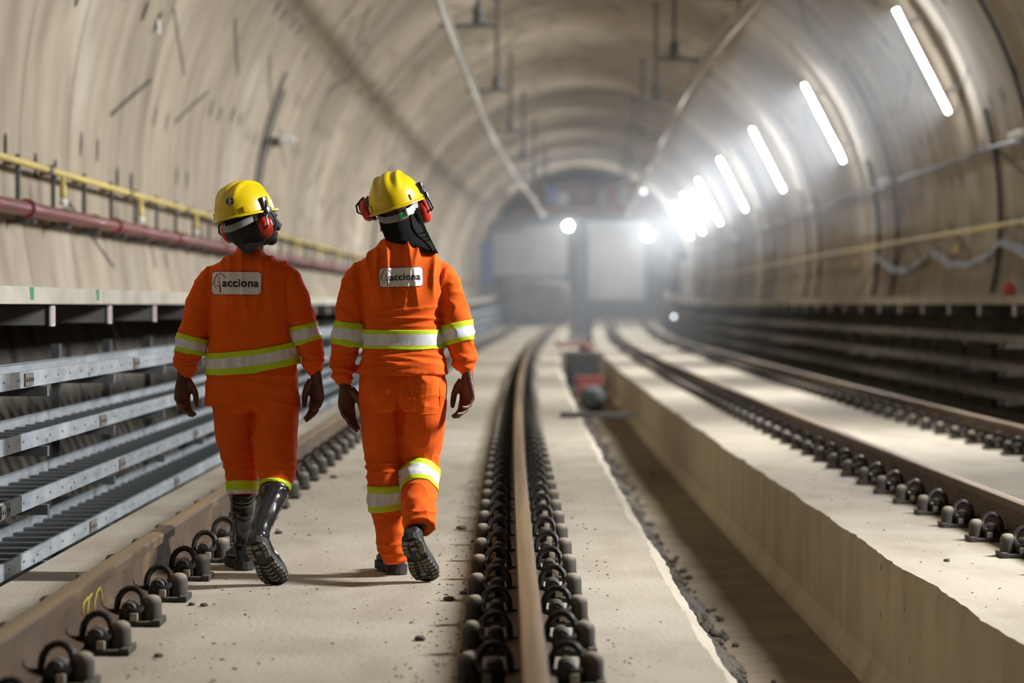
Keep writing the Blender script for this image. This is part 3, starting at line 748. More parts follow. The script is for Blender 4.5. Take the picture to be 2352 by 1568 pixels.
# ---------------------------------------------------------------- things lying in the trough and on the slabs
mb = MB(); mb.box((0, 0, 0.025), (0.75, 0.22, 0.05), rz=0.04, bev=0.006); o = mb.build('plank', M['wood'], loc=W(0.80, 24.3, 0.0)); tag(o, 'dark plank laid across the trough edge beside the middle rail', 'plank')
def lump(name, c, d, m, label, cat, seed, power=3.0):
    bm = bmesh.new(); bmesh.ops.create_icosphere(bm, subdivisions=4, radius=1)
    for v in bm.verts:
        n_ = v.co.normalized(); k = (abs(n_.x)**power+abs(n_.y)**power+abs(n_.z)**power)**(-1/power)
        k *= 1+0.09*noise.noise(n_*2.2+Vector((seed, 0, 0)))+0.05*noise.noise(n_*6+Vector((seed, 3, 0)))
        v.co = Vector((n_.x*k*d[0]/2, n_.y*k*d[1]/2, (n_.z*k+1)*d[2]/2))
    me = bpy.data.meshes.new(name); bm.to_mesh(me); bm.free(); me.materials.append(m)
    me.polygons.foreach_set('use_smooth', [True]*len(me.polygons))
    o = bpy.data.objects.new(name, me); COL.objects.link(o); o.location = c
    return tag(o, label, cat)
lump('sack', W(1.12, 39.6, -0.62), (0.42, 0.7, 0.42), M['sack'], 'slate grey sack slumped in the trough beyond the plank', 'sack', 1.0, 2.6)
e = empty('crate', W(1.16, 44.0, -0.62), 'faded red crate in the trough behind the slate grey sack', 'crate')
mb = MB(); mb.box((0, 0, 0.21), (0.46, 0.5, 0.42), bev=0.03); mb.build('body', M['redcloth'], e)
mb = MB(); mb.box((0, 0, 0.43), (0.50, 0.54, 0.04), bev=0.01); mb.build('lid', M['redcloth'], e)
e = empty('pump_unit', W(1.1, 49.5, -0.62), 'dark machine standing in the trough beyond the red crate', 'machine')
mb = MB(); mb.box((0, 0, 0.40), (0.62, 2.2, 0.80), bev=0.06); mb.build('casing', M['darkgrey'], e)
mb = MB(); mb.lathe([(0.16, 0.80), (0.16, 0.9), (0.1, 0.95)], (0.1, 0.3, 0), 12); mb.build('motor', M['brownsteel'], e, smooth=True, auto=40)
e = empty('trough_cover', W(1.115, 62.0, -0.62), 'pale block closing the trough far up the line', 'block')
mb = MB(); mb.box((0, 0, 0.31), (1.0, 5.0, 0.60), bev=0.02); mb.build('block_body', M['slab'], e)
mb = MB(); mb.box((0, 6, 0.33), (0.8, 6.0, 0.7), bev=0.05); mb.build('dark_stack', M['brownsteel'], e)
# single chips that can be picked out, then the crumbs nobody could count
rnd = random.Random(5)
chips = [(1060, 1216, .05, 'dark chip beside the right walker\'s raised shoe'), (1030, 1380, .042, 'dark flat chip left of the middle rail, below the shoes'), (766, 1098, .05, 'dark stone on the slab between the walkers'),
         (1088, 1246, .03, 'small dark chip against the left fasteners of the middle rail'), (1066, 1365, .035, 'brown chip next to the flat dark chip by the middle rail'), (965, 1472, .04, 'flat dark fleck at the bottom of the slab left of the middle rail'),
         (640, 1226, .04, 'dark fleck behind the left walker\'s raised boot'), (362, 1510, .03, 'dark crumb near the second fastener in the bottom left'), (468, 1393, .03, 'dark crumb on the slab below the left walker\'s boots'), (439, 1391, .028, 'dark crumb beside the fasteners left of the crumb pair'),
         (1500, 1090, .05, 'blue-grey fleck in the shadow of the trough'), (2176, 1290, .03, 'dark pebble on the kerb top near the lower right')]
for (px, py, r, lab) in chips:
    Y = CAM_H*F_PX/(py-700); x = (px-1176)*Y/F_PX; zz = 0.0
    if px == 1500: Y = (CAM_H+0.62)*F_PX/(py-700); x = (px-1176)*Y/F_PX; zz = -0.62
    bm = bmesh.new(); bmesh.ops.create_icosphere(bm, subdivisions=2, radius=1)
    for v in bm.verts:
        k = 1+0.35*noise.noise(v.co*1.6+Vector((px*0.1, 0, 0))); v.co = Vector((v.co.x*r*0.5*k, v.co.y*r*0.6*k, (v.co.z*k*0.5+0.42)*r*0.45))
    me = bpy.data.meshes.new('concrete_chip'); bm.to_mesh(me); bm.free(); me.materials.append(M['rubble'])
    o = bpy.data.objects.new('concrete_chip', me); COL.objects.link(o); o.location = (x, Y, zz); tag(o, lab, 'stone', 'loose chips on the slabs')
mb = MB()
for i in range(1000):
    q = rnd.random(); Y = 6.3+14*rnd.random()**1.7
    if q < 0.5: u = -0.22-abs(rnd.gauss(0, 0.11))
    elif q < 0.62: u = 0.26+abs(rnd.gauss(0, 0.08))
    elif q < 0.8: u = -1.507+0.27+abs(rnd.gauss(0, 0.2))
    elif q < 0.9: u = rnd.uniform(-1.2, 0.55)
    else: u = rnd.uniform(1.72, 2.1)
    if u > 0.56 and u < 1.7: continue
    r = rnd.uniform(0.0015, 0.005) if rnd.random() < 0.93 else rnd.uniform(0.005, 0.0075)
    x, y, z = W(u, Y, r*0.25)
    mb.ball((x, y, z), (r*rnd.uniform(0.8, 1.6), r*rnd.uniform(0.8, 1.5), r*0.6), 5, 4)
tag(mb.build('crumbs', M['crumb']), 'scattered brown crumbs of concrete along the rails on the slabs', 'debris', kind='stuff')

# ---------------------------------------------------------------- the far end of the tunnel
YE = 113.0
def bx(name, m, u, Y, z, d, label=None, cat=None, bev=0.0, parent=None, group=None):
    mb = MB(); p = W(u, Y, z)
    mb.box((0, 0, 0), d, bev=bev); o = mb.build(name, m, parent, loc=p if parent is None else None)
    if label: tag(o, label, cat, group)
    return o
g = empty('gantry', W(UC, YE, 0), 'brown steel gantry spanning the far end of the tunnel under the arch', 'gantry')
mb = MB(); mb.box((0, 0, 5.0), (7.1, 2.0, 0.35)); mb.build('deck', M['brownsteel'], g)
mb = MB(); mb.box((0, 1.1, 5.75), (6.4, 0.1, 1.2)); mb.build('back_panel', M['brownsteel'], g)
for sx, nm in ((-1, 0), (1, 1)):
    mb = MB(); mb.tube([(sx*2.7, 0, 5.3), (sx*3.6, 0, 4.3), (sx*4.15, 0, 2.9)], 0.13, 8); mb.build('brace', M['orangebrown'] if sx < 0 else M['brownsteel'], g)
for i, (dx, m, h) in enumerate(((-1.55, 'bluepanel', 0.9), (-1.1, 'galv', 0.7), (1.2, 'redcloth', 0.95), (0.9, 'tarp', 0.8))):
    bx('stacked_load', M[m], UC+dx, YE-0.2, 5.18+h/2, (0.55, 0.5, h), ['blue load up on the far gantry', 'pale grey load next to the blue one on the gantry', 'red load on the right of the far gantry', 'pale load beside the red one on the gantry'][i], 'load', 0.04, group='loads on the far gantry')
def worklight(u, Y, z, m, lab, r=0.15):
    e = empty('work_light', W(u, Y, z), lab, 'light', 'bright work lights at the far end')
    mb = MB(); mb.lathe([(0.09, -0.24), (0.07, -0.12), (0.05, -r+0.03)], (0, 0, 0), 10); mb.build('housing', M['darkgrey'], e)
    mb = MB(); mb.ball((0, 0, 0.02), (r, r, r), 16, 10); mb.build('globe', m, e, smooth=True)
    mb = MB(); mb.tube([(0, 0, -0.2), (0, 0, -(z-0.1))], 0.035, 8); mb.build('stand', M['darkgrey'], e)
worklight(0.54, 104, 4.17, M['spot'], 'bright work light left of centre at the far end')
worklight(4.0, 106, 3.8, M['spot'], 'bright work light right of centre at the far end', 0.18)
# pale end wall of the works beyond
mb = MB(); pts = [W(UC+6*math.cos(a), 150, ZC+6*math.sin(a)) for a in [2*PI*i/40 for i in range(40)]]; pts2 = [(p[0], p[1]+0.5, p[2]) for p in pts]
mb.add(pts+pts2, [tuple(range(40)), tuple(reversed(range(40, 80)))]+[(i, i+40, (i+1) % 40+40, (i+1) % 40) for i in range(40)])
tag(mb.build('wall_end', M['tarp']), 'pale hazy end wall closing the tunnel', 'wall', kind='structure')
mb = MB(); vs = []; Ys = span(117.5, 150, 3); A = [-0.95+(PI+1.9)*i/60 for i in range(61)]
for Y in Ys: vs += [W(UC+5.2*math.cos(a), Y, ZC+5.2*math.sin(a)) for a in A]
mb.add(vs, [(j*61+k, (j+1)*61+k, (j+1)*61+k+1, j*61+k+1) for j in range(len(Ys)-1) for k in range(60)])
tag(mb.build('wall_far', M['lining_far'] if 'lining_far' in M else M['ledge']), 'wider hazy chamber beyond the far gantry', 'wall', kind='structure')
e = empty('shutter_board', W(-3.05, 104.5, 1.22), 'pale blue board standing on the far end of the left walkway', 'board')
mb = MB(); mb.box((0.05, 0, 1.3), (0.55, 0.08, 1.9)); mb.build('board_panel', M['bluepanel'], e)
mb = MB(); mb.box((0.12, -0.1, 0.18), (0.8, 0.5, 0.36), bev=0.04); mb.build('foot_block', M['tarp'], e)
e = empty('tarpaulin_cover', W(2.6, 110.5, 0), 'pale tarpaulin wall right of centre at the far end', 'tarpaulin')
mb = MB(); mb.box((0, 0, 2.6), (2.6, 0.15, 3.4), bev=0.05); mb.build('sheet', M['tarp'], e)
mb = MB(); mb.box((0, -0.1, 4.35), (2.8, 0.15, 0.2)); mb.build('top_rail', M['galv'], e)
e = empty('tarpaulin_cover', W(0.6, 109, 0), 'pale tarpaulin wall left of centre at the far end', 'tarpaulin')
mb = MB(); mb.box((-1.9, 0, 3.15), (3.4, 0.15, 2.3), bev=0.05); mb.build('sheet', M['tarp'], e)
mb = MB(); mb.box((-2.9, -0.2, 4.15), (1.5, 0.2, 0.35)); mb.build('top_rail', M['darkgrey'], e)
lump('machine_body', W(-0.9, 104, 0), (3.0, 3.0, 1.9), M['dullgrey'], 'dark mass of equipment on the left track at the far end', 'machine', 4.0, 5.0)
lump('machine_body', W(UC+4.0, 101, 1.22), (1.0, 3.5, 1.9), M['dullgrey'], 'dark rounded equipment on the right walkway at the far end', 'machine', 9.0, 2.6)
e = empty('barrier', W(UC+3.85, 88, 1.22), 'white barrier board standing on the right walkway far ahead', 'barrier')
mb = MB(); mb.box((0, 0, 0.75), (0.35, 0.10, 1.4), bev=0.02); mb.build('board_panel', M['white'], e)
mb = MB(); mb.box((-0.15, -0.1, 0.10), (0.9, 0.5, 0.2), bev=0.03); mb.build('foot_block', M['white'], e)
mb = MB(); mb.tube([(0, 0, 0), (0, 0, 3.6)], 0.07, 8); o = mb.build('mast', M['darkgrey'], loc=W(UC-0.15, 107, -0.6)); tag(o, 'thin dark mast standing between the tracks at the far end', 'mast')
e = empty('glint_ball', W(4.40, 82.0, 0.69), 'small round white glowing ball for a glint among the dark right-hand trays', 'light')  # glowing ball standing in for a glint off a shiny fitting
mb = MB(); mb.ball((0, 0, 0), 0.055, 12, 8); mb.build('globe', M['spot_dim'], e, smooth=True)
mb = MB(); mb.box((0.08, 0.03, 0), (0.1, 0.06, 0.05)); mb.build('bracket', M['darkgrey'], e)
e = empty('dome_light', W(3.5, 88, 5.16), 'small pale light high beside the right conductor bar far ahead', 'light')
mb = MB(); mb.ball((0, 0, 0), 0.075, 12, 8); mb.build('globe', M['spot_dim'], e, smooth=True)
mb = MB(); mb.tube([(0, 0, 0.05), (0, 0, 0.72)], 0.03, 6); mb.build('drop_rod', M['hanger'], e)

# ---------------------------------------------------------------- haze drifting in the far half of the tunnel
def haze(name, Y0, Y1, density, label, aniso=0.35, col=(0.95, 0.965, 0.985), centre=(UC, ZC), r=RT+0.2, ztop=99):
    m = bpy.data.materials.new(name); m.use_nodes = True; nt = m.node_tree
    nt.nodes.remove(nt.nodes['Principled BSDF'])
    v = nt.nodes.new('ShaderNodeVolumeScatter'); v.inputs['Density'].default_value = density; v.inputs['Anisotropy'].default_value = aniso; v.inputs['Color'].default_value = (*col, 1)
    nt.links.new(v.outputs[0], nt.nodes['Material Output'].inputs['Volume'])
    mb = MB(); vs = []; Ys = span(Y0, Y1, 4); n = 40
    for Y in Ys: vs += [W(centre[0]+r*math.cos(2*PI*k/n), Y, min(ztop+0.002*math.sin(2*PI*k/n), centre[1]+r*math.sin(2*PI*k/n))) for k in range(n)]
    fs = [(j*n+k, (j+1)*n+k, (j+1)*n+(k+1) % n, j*n+(k+1) % n) for j in range(len(Ys)-1) for k in range(n)]
    fs += [tuple(range(n)), tuple(reversed([(len(Ys)-1)*n+k for k in range(n)]))]
    mb.add(vs, fs)
    o = mb.build(name, m); tag(o, label, 'haze', kind='stuff'); return o
if HAZE:
    haze('haze', 40, 149, 0.0055, 'thin dusty haze filling the far half of the tunnel')
    haze('haze', 94, 148.5, 0.017, 'thick pale haze lying low around the far work lights', ztop=4.6)
    haze('haze', 27, 84, 0.0065, 'bluish haze hanging along the line of lit tube lights', col=(0.90, 0.95, 1.0), centre=(UC+3.1, 3.7), r=1.7)

# ---------------------------------------------------------------- people
def catmull(p, t):
    """p: list of tuples, t in [0, len-1]"""
    n = len(p); i = min(int(t), n-2); f = t-i
    a, b, c, d = p[max(i-1, 0)], p[i], p[i+1], p[min(i+2, n-1)]
    return tuple(0.5*(2*b[k]+(c[k]-a[k])*f+(2*a[k]-5*b[k]+4*c[k]-d[k])*f*f+(3*b[k]-a[k]-3*c[k]+d[k])*f**3) for k in range(len(b)))
class Loft:
    """smooth limb or trunk: keys are (x, y, z, half width, half depth)"""
    def __init__(s, keys, flat=False, power=2.0): s.k = keys; s.flat = flat; s.pw = power; s.n = len(keys)-1
    def frame(s, t):
        c = catmull(s.k, t)
        if s.flat: return Vector(c[:3]), Vector((1,0,0)), Vector((0,1,0)), c[3], c[4]
        e = 0.05; a = Vector(catmull(s.k, max(0, t-e))[:3]); b = Vector(catmull(s.k, min(s.n, t+e))[:3])
        T = (b-a).normalized(); u = Vector((1,0,0)); u = (u-T*T.dot(u)).normalized(); v = u.cross(T)
        if v.y < 0: v = -v
        return Vector(c[:3]), u, v, c[3], c[4]
    def pt(s, t, a, grow=0.0):
        c, u, v, ra, rb = s.frame(t); ca, sa = math.cos(a), math.sin(a); q = 2.0/s.pw
        return c + u*(math.copysign(abs(ca)**q, ca)*(ra+grow)) + v*(math.copysign(abs(sa)**q, sa)*(rb+grow))
    def add(s, mb, nt=30, seg=28, grow=0.0, t0=0.0, t1=None, caps=True, m=None):
        t1 = s.n if t1 is None else t1; vs = []
        for i in range(nt+1):
            t = t0+(t1-t0)*i/nt
            vs += [s.pt(t, 2*PI*k/seg, grow) for k in range(seg)]
        fs = [(i*seg+k, i*seg+(k+1) % seg, (i+1)*seg+(k+1) % seg, (i+1)*seg+k) for i in range(nt) for k in range(seg)]
        if caps:
            for i, t in ((0, t0), (nt, t1)):
                b = len(vs); vs.append(s.frame(t)[0])
                fs += [((i*seg+(k+1) % seg, i*seg+k, b) if i == 0 else (i*seg+k, i*seg+(k+1) % seg, b)) for k in range(seg)]
        mb.add(vs, fs, m)
def remesh(mb, voxel, smooth_n=6, fac=0.5):
    """fuse overlapping shells into one continuous skin"""
    me = bpy.data.meshes.new('tmp'); me.from_pydata(mb.v, [], mb.f); me.update()
    bm = bmesh.new(); bm.from_mesh(me); bmesh.ops.recalc_face_normals(bm, faces=bm.faces); bm.to_mesh(me); bm.free()
    o = bpy.data.objects.new('tmp', me); COL.objects.link(o)
    r = o.modifiers.new('r', 'REMESH'); r.mode = 'VOXEL'; r.voxel_size = voxel; r.use_smooth_shade = True
    if smooth_n:
        q = o.modifiers.new('s', 'SMOOTH'); q.factor = fac; q.iterations = smooth_n
    dg = bpy.context.evaluated_depsgraph_get(); dg.update()
    out = bpy.data.meshes.new_from_object(o.evaluated_get(dg))
    bpy.data.objects.remove(o); bpy.data.meshes.remove(me)
    return out
def finish(me, name, m, parent=None, loc=None):
    me.name = name; me.materials.clear()
    for x in (m if isinstance(m, (list, tuple)) else [m]): me.materials.append(x)
    me.polygons.foreach_set('use_smooth', [True]*len(me.polygons))
    o = bpy.data.objects.new(name, me); COL.objects.link(o)
    if parent is not None: o.parent = parent
    if loc is not None: o.location = loc
    return o
def displace(me, fn):
    me.update(); n = [v.normal.copy() for v in me.vertices]
    for v, nn in zip(me.vertices, n): v.co += nn*fn(v.co)
    me.update()
def bvh_of(me):
    bm = bmesh.new(); bm.from_mesh(me); b = BVHTree.FromBMesh(bm); bm.free(); return b
def ridge(p, sx, sy, sz, seed, pw=2.0):
    return (1-abs(noise.noise(Vector((p.x*sx+seed, p.y*sy+seed*0.7, p.z*sz+seed*1.3)))*1.9))**pw if True else 0
def rsafe(p, sx, sy, sz, seed, pw=2.0):
    v = 1-abs(noise.noise(Vector((p.x*sx+seed, p.y*sy+seed*0.7, p.z*sz+seed*1.3)))*2.0)
    return max(0.0, v)**pw
def bump01(x, c, wd): return math.exp(-((x-c)/wd)**2)
def stick(mb_v, bvh, d):
    out = []
    for p in mb_v:
        r = bvh.find_nearest(Vector(p))
        if r[0] is None: out.append(p); continue
        nrm = r[1]; out.append(tuple(r[0]+nrm*d))
    return out
def band(parent, loft, t0, t1, bvh, fr=(0.27, 0.73), nt=12, seg=40, d=0.0035, mats3=None, slope=None, name='reflective_band', grow=0.012):
    """lime-silver-lime tape lying on the garment"""
    vs = []
    for i in range(nt+1):
        t = t0+(t1-t0)*i/nt
        for k in range(seg):
            a = 2*PI*k/seg; tt = t+(slope(a) if slope else 0.0)
            vs.append(loft.pt(tt, a, grow))
    raw = vs; vs = stick(vs, bvh, d)
    for i in range(nt+1):
        for k in range(seg):
            if (Vector(vs[i*seg+k])-raw[i*seg+k]).length > 0.020:
                a = 2*PI*k/seg; vs[i*seg+k] = tuple(loft.pt(t0+(t1-t0)*i/nt+(slope(a) if slope else 0.0), a, 0.003))
    mb = MB()
    fs = []; mi = []
    for i in range(nt):
        f = (i+0.5)/nt; m = 0 if (f < fr[0] or f > fr[1]) else 1
        for k in range(seg): fs.append((i*seg+k, i*seg+(k+1) % seg, (i+1)*seg+(k+1) % seg, (i+1)*seg+k)); mi.append(m)
    mb.v = vs; mb.f = fs; mb.mi = mi
    o = mb.build(name, [M['lime'], M['silver']], parent, smooth=True)
    s = o.modifiers.new('thick', 'SOLIDIFY'); s.thickness = 0.002; s.offset = 1.0
    return o

FONT_ME = None
def text_mesh(txt, bold=0.0):
    cu = bpy.data.curves.new('txt', 'FONT'); cu.body = txt; cu.size = 1.0; cu.offset = bold; cu.resolution_u = 3; cu.space_character = 1.05
    o = bpy.data.objects.new('txt', cu); COL.objects.link(o)
    dg = bpy.context.evaluated_depsgraph_get(); dg.update()
    me = bpy.data.meshes.new_from_object(o.evaluated_get(dg)); bpy.data.objects.remove(o); bpy.data.curves.remove(cu)
    bm = bmesh.new(); bm.from_mesh(me); bmesh.ops.triangulate(bm, faces=bm.faces)
    vs = [(v.co.x, v.co.y) for v in bm.verts]; bm.verts.index_update(); fs = [tuple(v.index for v in f.verts) for f in bm.faces]; bm.free(); bpy.data.meshes.remove(me)
    x0 = min(p[0] for p in vs); x1 = max(p[0] for p in vs)
    xh = 0.0
    return [((p[0]-x0)/(x1-x0), p[1]/(x1-x0)) for p in vs], fs
def stroke(pts, wd):
    """flat tapered brush stroke -> verts, faces"""
    vs = []; fs = []; n = len(pts)
    for i, p in enumerate(pts):
        a = pts[max(i-1, 0)]; b = pts[min(i+1, n-1)]; dx, dy = b[0]-a[0], b[1]-a[1]; l = math.hypot(dx, dy) or 1
        w_ = wd[i] if isinstance(wd, list) else wd
        vs += [(p[0]-dy/l*w_/2, p[1]+dx/l*w_/2), (p[0]+dy/l*w_/2, p[1]-dx/l*w_/2)]
    fs = [(2*i, 2*i+1, 2*i+3, 2*i+2) for i in range(n-1)]
    return vs, fs
def logo_patch(parent, Q, bvh, fnx):
    """rounded white patch with leaf emblem and word, laid on the back of the jacket; fnx maps patch (s, t) to local x, z"""
    mb = MB()
    def proj(s, t, d):
        x, z = fnx(s, t); r = bvh.ray_cast(Vector((x, -1.0, z)), Vector((0, 1, 0)))
        y = r[0].y if r[0] is not None else -0.12
        return (x, y-d, z)
    def sheet(ins, d, m):
        nx, ny = 36, 18; vs = []; rc = 0.075 - ins
        for j in range(ny+1):
            t = ins*2.1+(1-2*ins*2.1)*j/ny
            for i in range(nx+1):
                dy = min(t-ins*2.1, 1-ins*2.1-t)/2.1        # in units of patch width
                cut = 0.0
                if dy < rc: cut = rc-math.sqrt(max(0, rc*rc-(rc-dy)**2))
                s = ins+cut+(1-2*ins-2*cut)*i/nx
                vs.append(proj(s, t, d))
        mb.add(vs, [(j*(nx+1)+i, j*(nx+1)+i+1, (j+1)*(nx+1)+i+1, (j+1)*(nx+1)+i) for j in range(ny) for i in range(nx)], m)
    sheet(0.0, 0.003, 3); sheet(0.012, 0.0045, 0)
    def place(vs, fs, m): mb.add([proj(s, t, 0.0065) for s, t in vs], fs, m)
    N = lambda P_: [((x-170)/1960, (y-210)/910) for x, y in P_]
    def sub(P_, k=4):
        out = []
        for a, b in zip(P_, P_[1:]): out += [(a[0]+(b[0]-a[0])*i/k, a[1]+(b[1]-a[1])*i/k) for i in range(k)]
        return out+[P_[-1]]
    def ink(P_, w0, w1):
        P_ = sub(P_, 3); n = len(P_); wd = [(w0+(w1-w0)*i/(n-1)) for i in range(n)]
        vs, fs = stroke(P_, wd); place(N(vs), fs, 2)
    ink([(718, 472), (690, 425), (672, 362), (610, 332), (530, 276), (470, 315), (380, 345), (362, 420), (330, 465), (280, 525), (287, 590), (282, 645), (246, 705)], 26, 34)
    ink([(246, 700), (300, 780), (365, 845), (458, 893)], 28, 12)
    ink([(515, 375), (488, 480), (490, 600), (512, 700), (537, 800), (547, 900), (530, 1035)], 10, 50)
    ink([(440, 460), (490, 502)], 8, 26); ink([(395, 595), (485, 648)], 10, 28); ink([(358, 722), (420, 772), (510, 802)], 10, 36)
    tv, tf = text_mesh('acciona', 0.022)
    wd_ = 1392.0
    place(N([(622+p[0]*wd_, 800-p[1]*wd_) for p in tv]), tf, 1)
    return mb.build('logo_patch', [M['patch'], M['ink'], M['crimson'], M['crimson']], parent, smooth=False)

def hand_tubes(mb, wrist, axis, thumb, palm, curl, spread=1.0, sc=1.0, thumb_out=0.25):
    """palm and five fingers; axis points from wrist to fingertips, thumb to the thumb side, palm out of the palm"""
    A, T, Np = axis.normalized(), thumb.normalized(), palm.normalized()
    W_ = lambda a, t, n_: wrist + (A*a + T*t + Np*n_)*sc
    # forearm stub and palm
    vs = []; segs = [(-0.05, .016, .014, 0), (-0.022, .0225, .018, 0), (0.0, .027, .019, 0), (0.025, .034, .018, 0.002), (0.055, .040, .0165, 0.002), (0.083, .041, .014, 0.0), (0.094, .037, .010, 0.001)]
    seg = 16
    for a, wt, wn, o in segs:
        for k in range(seg):
            g = 2*PI*k/seg; vs.append(W_(a, math.cos(g)*wt, math.sin(g)*wn+o))
    fs = [(i*seg+k, i*seg+(k+1) % seg, (i+1)*seg+(k+1) % seg, (i+1)*seg+k) for i in range(len(segs)-1) for k in range(seg)]
    fs += [tuple(reversed(range(seg))), tuple((len(segs)-1)*seg+k for k in range(seg))]
    mb.add(vs, fs)
    spec = [(0.0295, (.043, .027, .023), .0096, 0.088), (0.0100, (.048, .031, .024), .0099, 0.092), (-0.0098, (.044, .029, .023), .0095, 0.089), (-0.0285, (.034, .022, .020), .0085, 0.080)]
    for q, (t, L_, r, a0) in enumerate(spec):
        c = curl[q]; ang = 0; p = [(a0-0.02, t*0.97, 0.0), (a0, t, 0.0)]; a_, n_ = a0, 0.0
        for j, l in enumerate(L_):
            ang += math.radians(c[j]); a_ += l*math.cos(ang); n_ += l*math.sin(ang); p.append((a_, t*(1-0.10*spread*(j+1)/3), n_))
        mb.tube([W_(*x) for x in p], [r*1.05*sc, r*1.08*sc, r*sc, r*0.93*sc, r*0.72*sc], 10)
        mb.ball(W_(*p[-1]), r*0.74*sc, 10, 6)
        mb.ball(W_(*p[2]), r*1.03*sc, 10, 6); mb.ball(W_(*p[3]), r*0.96*sc, 10, 6)
    tb = [(0.012, 0.022, 0.006), (0.036, 0.040, 0.013), (0.064, 0.040+0.028*thumb_out+0.008, 0.016), (0.094, 0.046+0.05*thumb_out, 0.018), (0.115, 0.046+0.05*thumb_out, 0.021)]
    mb.tube([W_(*x) for x in tb], [.019*sc, .0175*sc, .0135*sc, .012*sc, .009*sc], 10); mb.ball(W_(*tb[-1]), .0091*sc, 10, 6)

def foot_frame(heel, toe, up):
    d = (toe-heel).normalized(); u = (up-d*d.dot(up)).normalized(); x = d.cross(u)
    return Matrix(((x.x, d.x, u.x, heel.x), (x.y, d.y, u.y, heel.y), (x.z, d.z, u.z, heel.z), (0, 0, 0, 1)))
SOLE = [(0.0, .027), (.012, .035), (.035, .040), (.07, .039), (.105, .036), (.14, .041), (.175, .049), (.205, .051), (.232, .046), (.25, .037), (.262, .022)]
def skew(y, side): return side*(-0.010*math.sin(min(1, y/0.26)*PI*1.0) + 0.006*(y/0.26))   # the inner line of a foot is straighter
def shoe_upper(mb, Mx, side, h=1.0):
    vs = []; seg = 18; hs = [.050, .062, .075, .085, .088, .078, .064, .054, .045, .036, .020]
    for (y, wd), hh in zip(SOLE, hs):
        for k in range(seg):
            a = 2*PI*k/seg; ca, sa = math.cos(a), math.sin(a)
            x = skew(y, side)+wd*0.97*math.copysign(abs(ca)**0.8, ca); z = hh*h*0.5+hh*h*0.5*math.copysign(abs(sa)**0.85, sa)
            vs.append(Mx @ Vector((x, y, z)))
    n = len(SOLE); fs = [(i*seg+k, i*seg+(k+1) % seg, (i+1)*seg+(k+1) % seg, (i+1)*seg+k) for i in range(n-1) for k in range(seg)]
    fs += [tuple(reversed(range(seg))), tuple((n-1)*seg+k for k in range(seg))]
    mb.add(vs, fs)
def shoe_sole(parent, Mx, side, style):
    mb = MB(); mb.M = Mx
    def slab(y0, y1, z0, z1, grow):
        rows = []; n = 26
        for i in range(n+1):
            y = y0+(y1-y0)*i/n; yy = max(0, min(.262, y))
            for (a, wa), (b, wb) in zip(SOLE, SOLE[1:]):
                if yy <= b: wd = wa+(wb-wa)*(yy-a)/(b-a); break
            if y < 0.024: wd = wd*math.sqrt(max(0.04, 1-((0.024-y)/0.0305)**2))*1.02
            if y > 0.255: wd *= math.sqrt(max(0.05, 1-((y-0.255)/0.0135)**2))
            rows.append((y, wd+grow))
        vs = []
        for y, wd in rows: vs += [(skew(y, side)-wd, y, z0), (skew(y, side)+wd, y, z0), (skew(y, side)+wd, y, z1), (skew(y, side)-wd, y, z1)]
        fs = [(i*4+k, i*4+(k+1) % 4, (i+1)*4+(k+1) % 4, (i+1)*4+k) for i in range(n) for k in range(4)] + [(3, 2, 1, 0), tuple(n*4+k for k in range(4))]
        mb.add(vs, fs, 0)
    slab(-0.006, 0.268, -0.014, 0.012, 0.005)
    slab(-0.006, 0.085, -0.022, -0.012, 0.004)
    def width(y):
        for (a, wa), (b, wb) in zip(SOLE, SOLE[1:]):
            if y <= b: return wa+(wb-wa)*(y-a)/(b-a)
        return .015
    def lug(pts, z0, z1):
        vs = [(x, y, z0) for x, y in pts]+[(x*0.96, y, z1) for x, y in pts]; n = len(pts)
        mb.add(vs, [tuple(range(n)), tuple(reversed(range(n, 2*n)))]+[(i, i+n, (i+1) % n+n, (i+1) % n) for i in range(n)], 1)
    def edge(y, l, s, inn, z0, z1, sl=0.0):
        z0, z1 = (z0+0.004, z1+0.004) if z0 < -0.02 else (z0, z1)
        a0, a1 = width(max(0, y))+0.006, width(max(0, min(.262, y+l)))+0.006; k = skew(y, side)
        lug([(k+s*a0, y), (k+s*a1, y+l), (k+s*(a1-inn), y+l+sl), (k+s*(a0-inn), y+sl)], z0, z1)
    for s in (-1, 1):
        for y in (0.004, 0.026, 0.048, 0.068): edge(y, 0.017, s, 0.022, -0.026, -0.034, 0.004)
        for q, y in enumerate((0.125, 0.145, 0.165, 0.185, 0.205, 0.225)): edge(y, 0.014, s, 0.024 if style else 0.020, -0.014, -0.022, 0.006 if style else 0.002)
    for j, y in enumerate((0.018, 0.05)): lug([(-.012, y-.010), (.012, y-.010), (.012, y+.008), (-.012, y+.008)], -0.026, -0.033)
    if style == 0:
        for y in (0.14, 0.162, 0.184, 0.206, 0.226):
            k = skew(y, side)
            for s in (-1, 1): lug([(k, y+.004), (k+s*.019, y-.006), (k+s*.019, y+.003), (k, y+.013)], -0.014, -0.021)
    else:
        k = skew(0.2, side)
        lug([(k-.006+.014*math.cos(2*PI*q/12), .213+.012*math.sin(2*PI*q/12)) for q in range(12)], -0.014, -0.021)
        for yy in (0.135, 0.152, 0.169, 0.186):
            for xx in (-.012, .006): lug([(k+xx, yy), (k+xx+.012, yy+.003), (k+xx+.012, yy+.014), (k+xx, yy+.011)], -0.014, -0.020)
        for xx in (-.02, -.006, .008): lug([(k+xx, .232), (k+xx+.010, .233), (k+xx+.009, .242), (k+xx+.001, .241)], -0.014, -0.020)
        lug([(k-.004, .09), (k+.006, .09), (k+.010, .12), (k, .12)], -0.014, -0.018)
    return mb.build('sole', [M['sole'], M['lug']], parent)

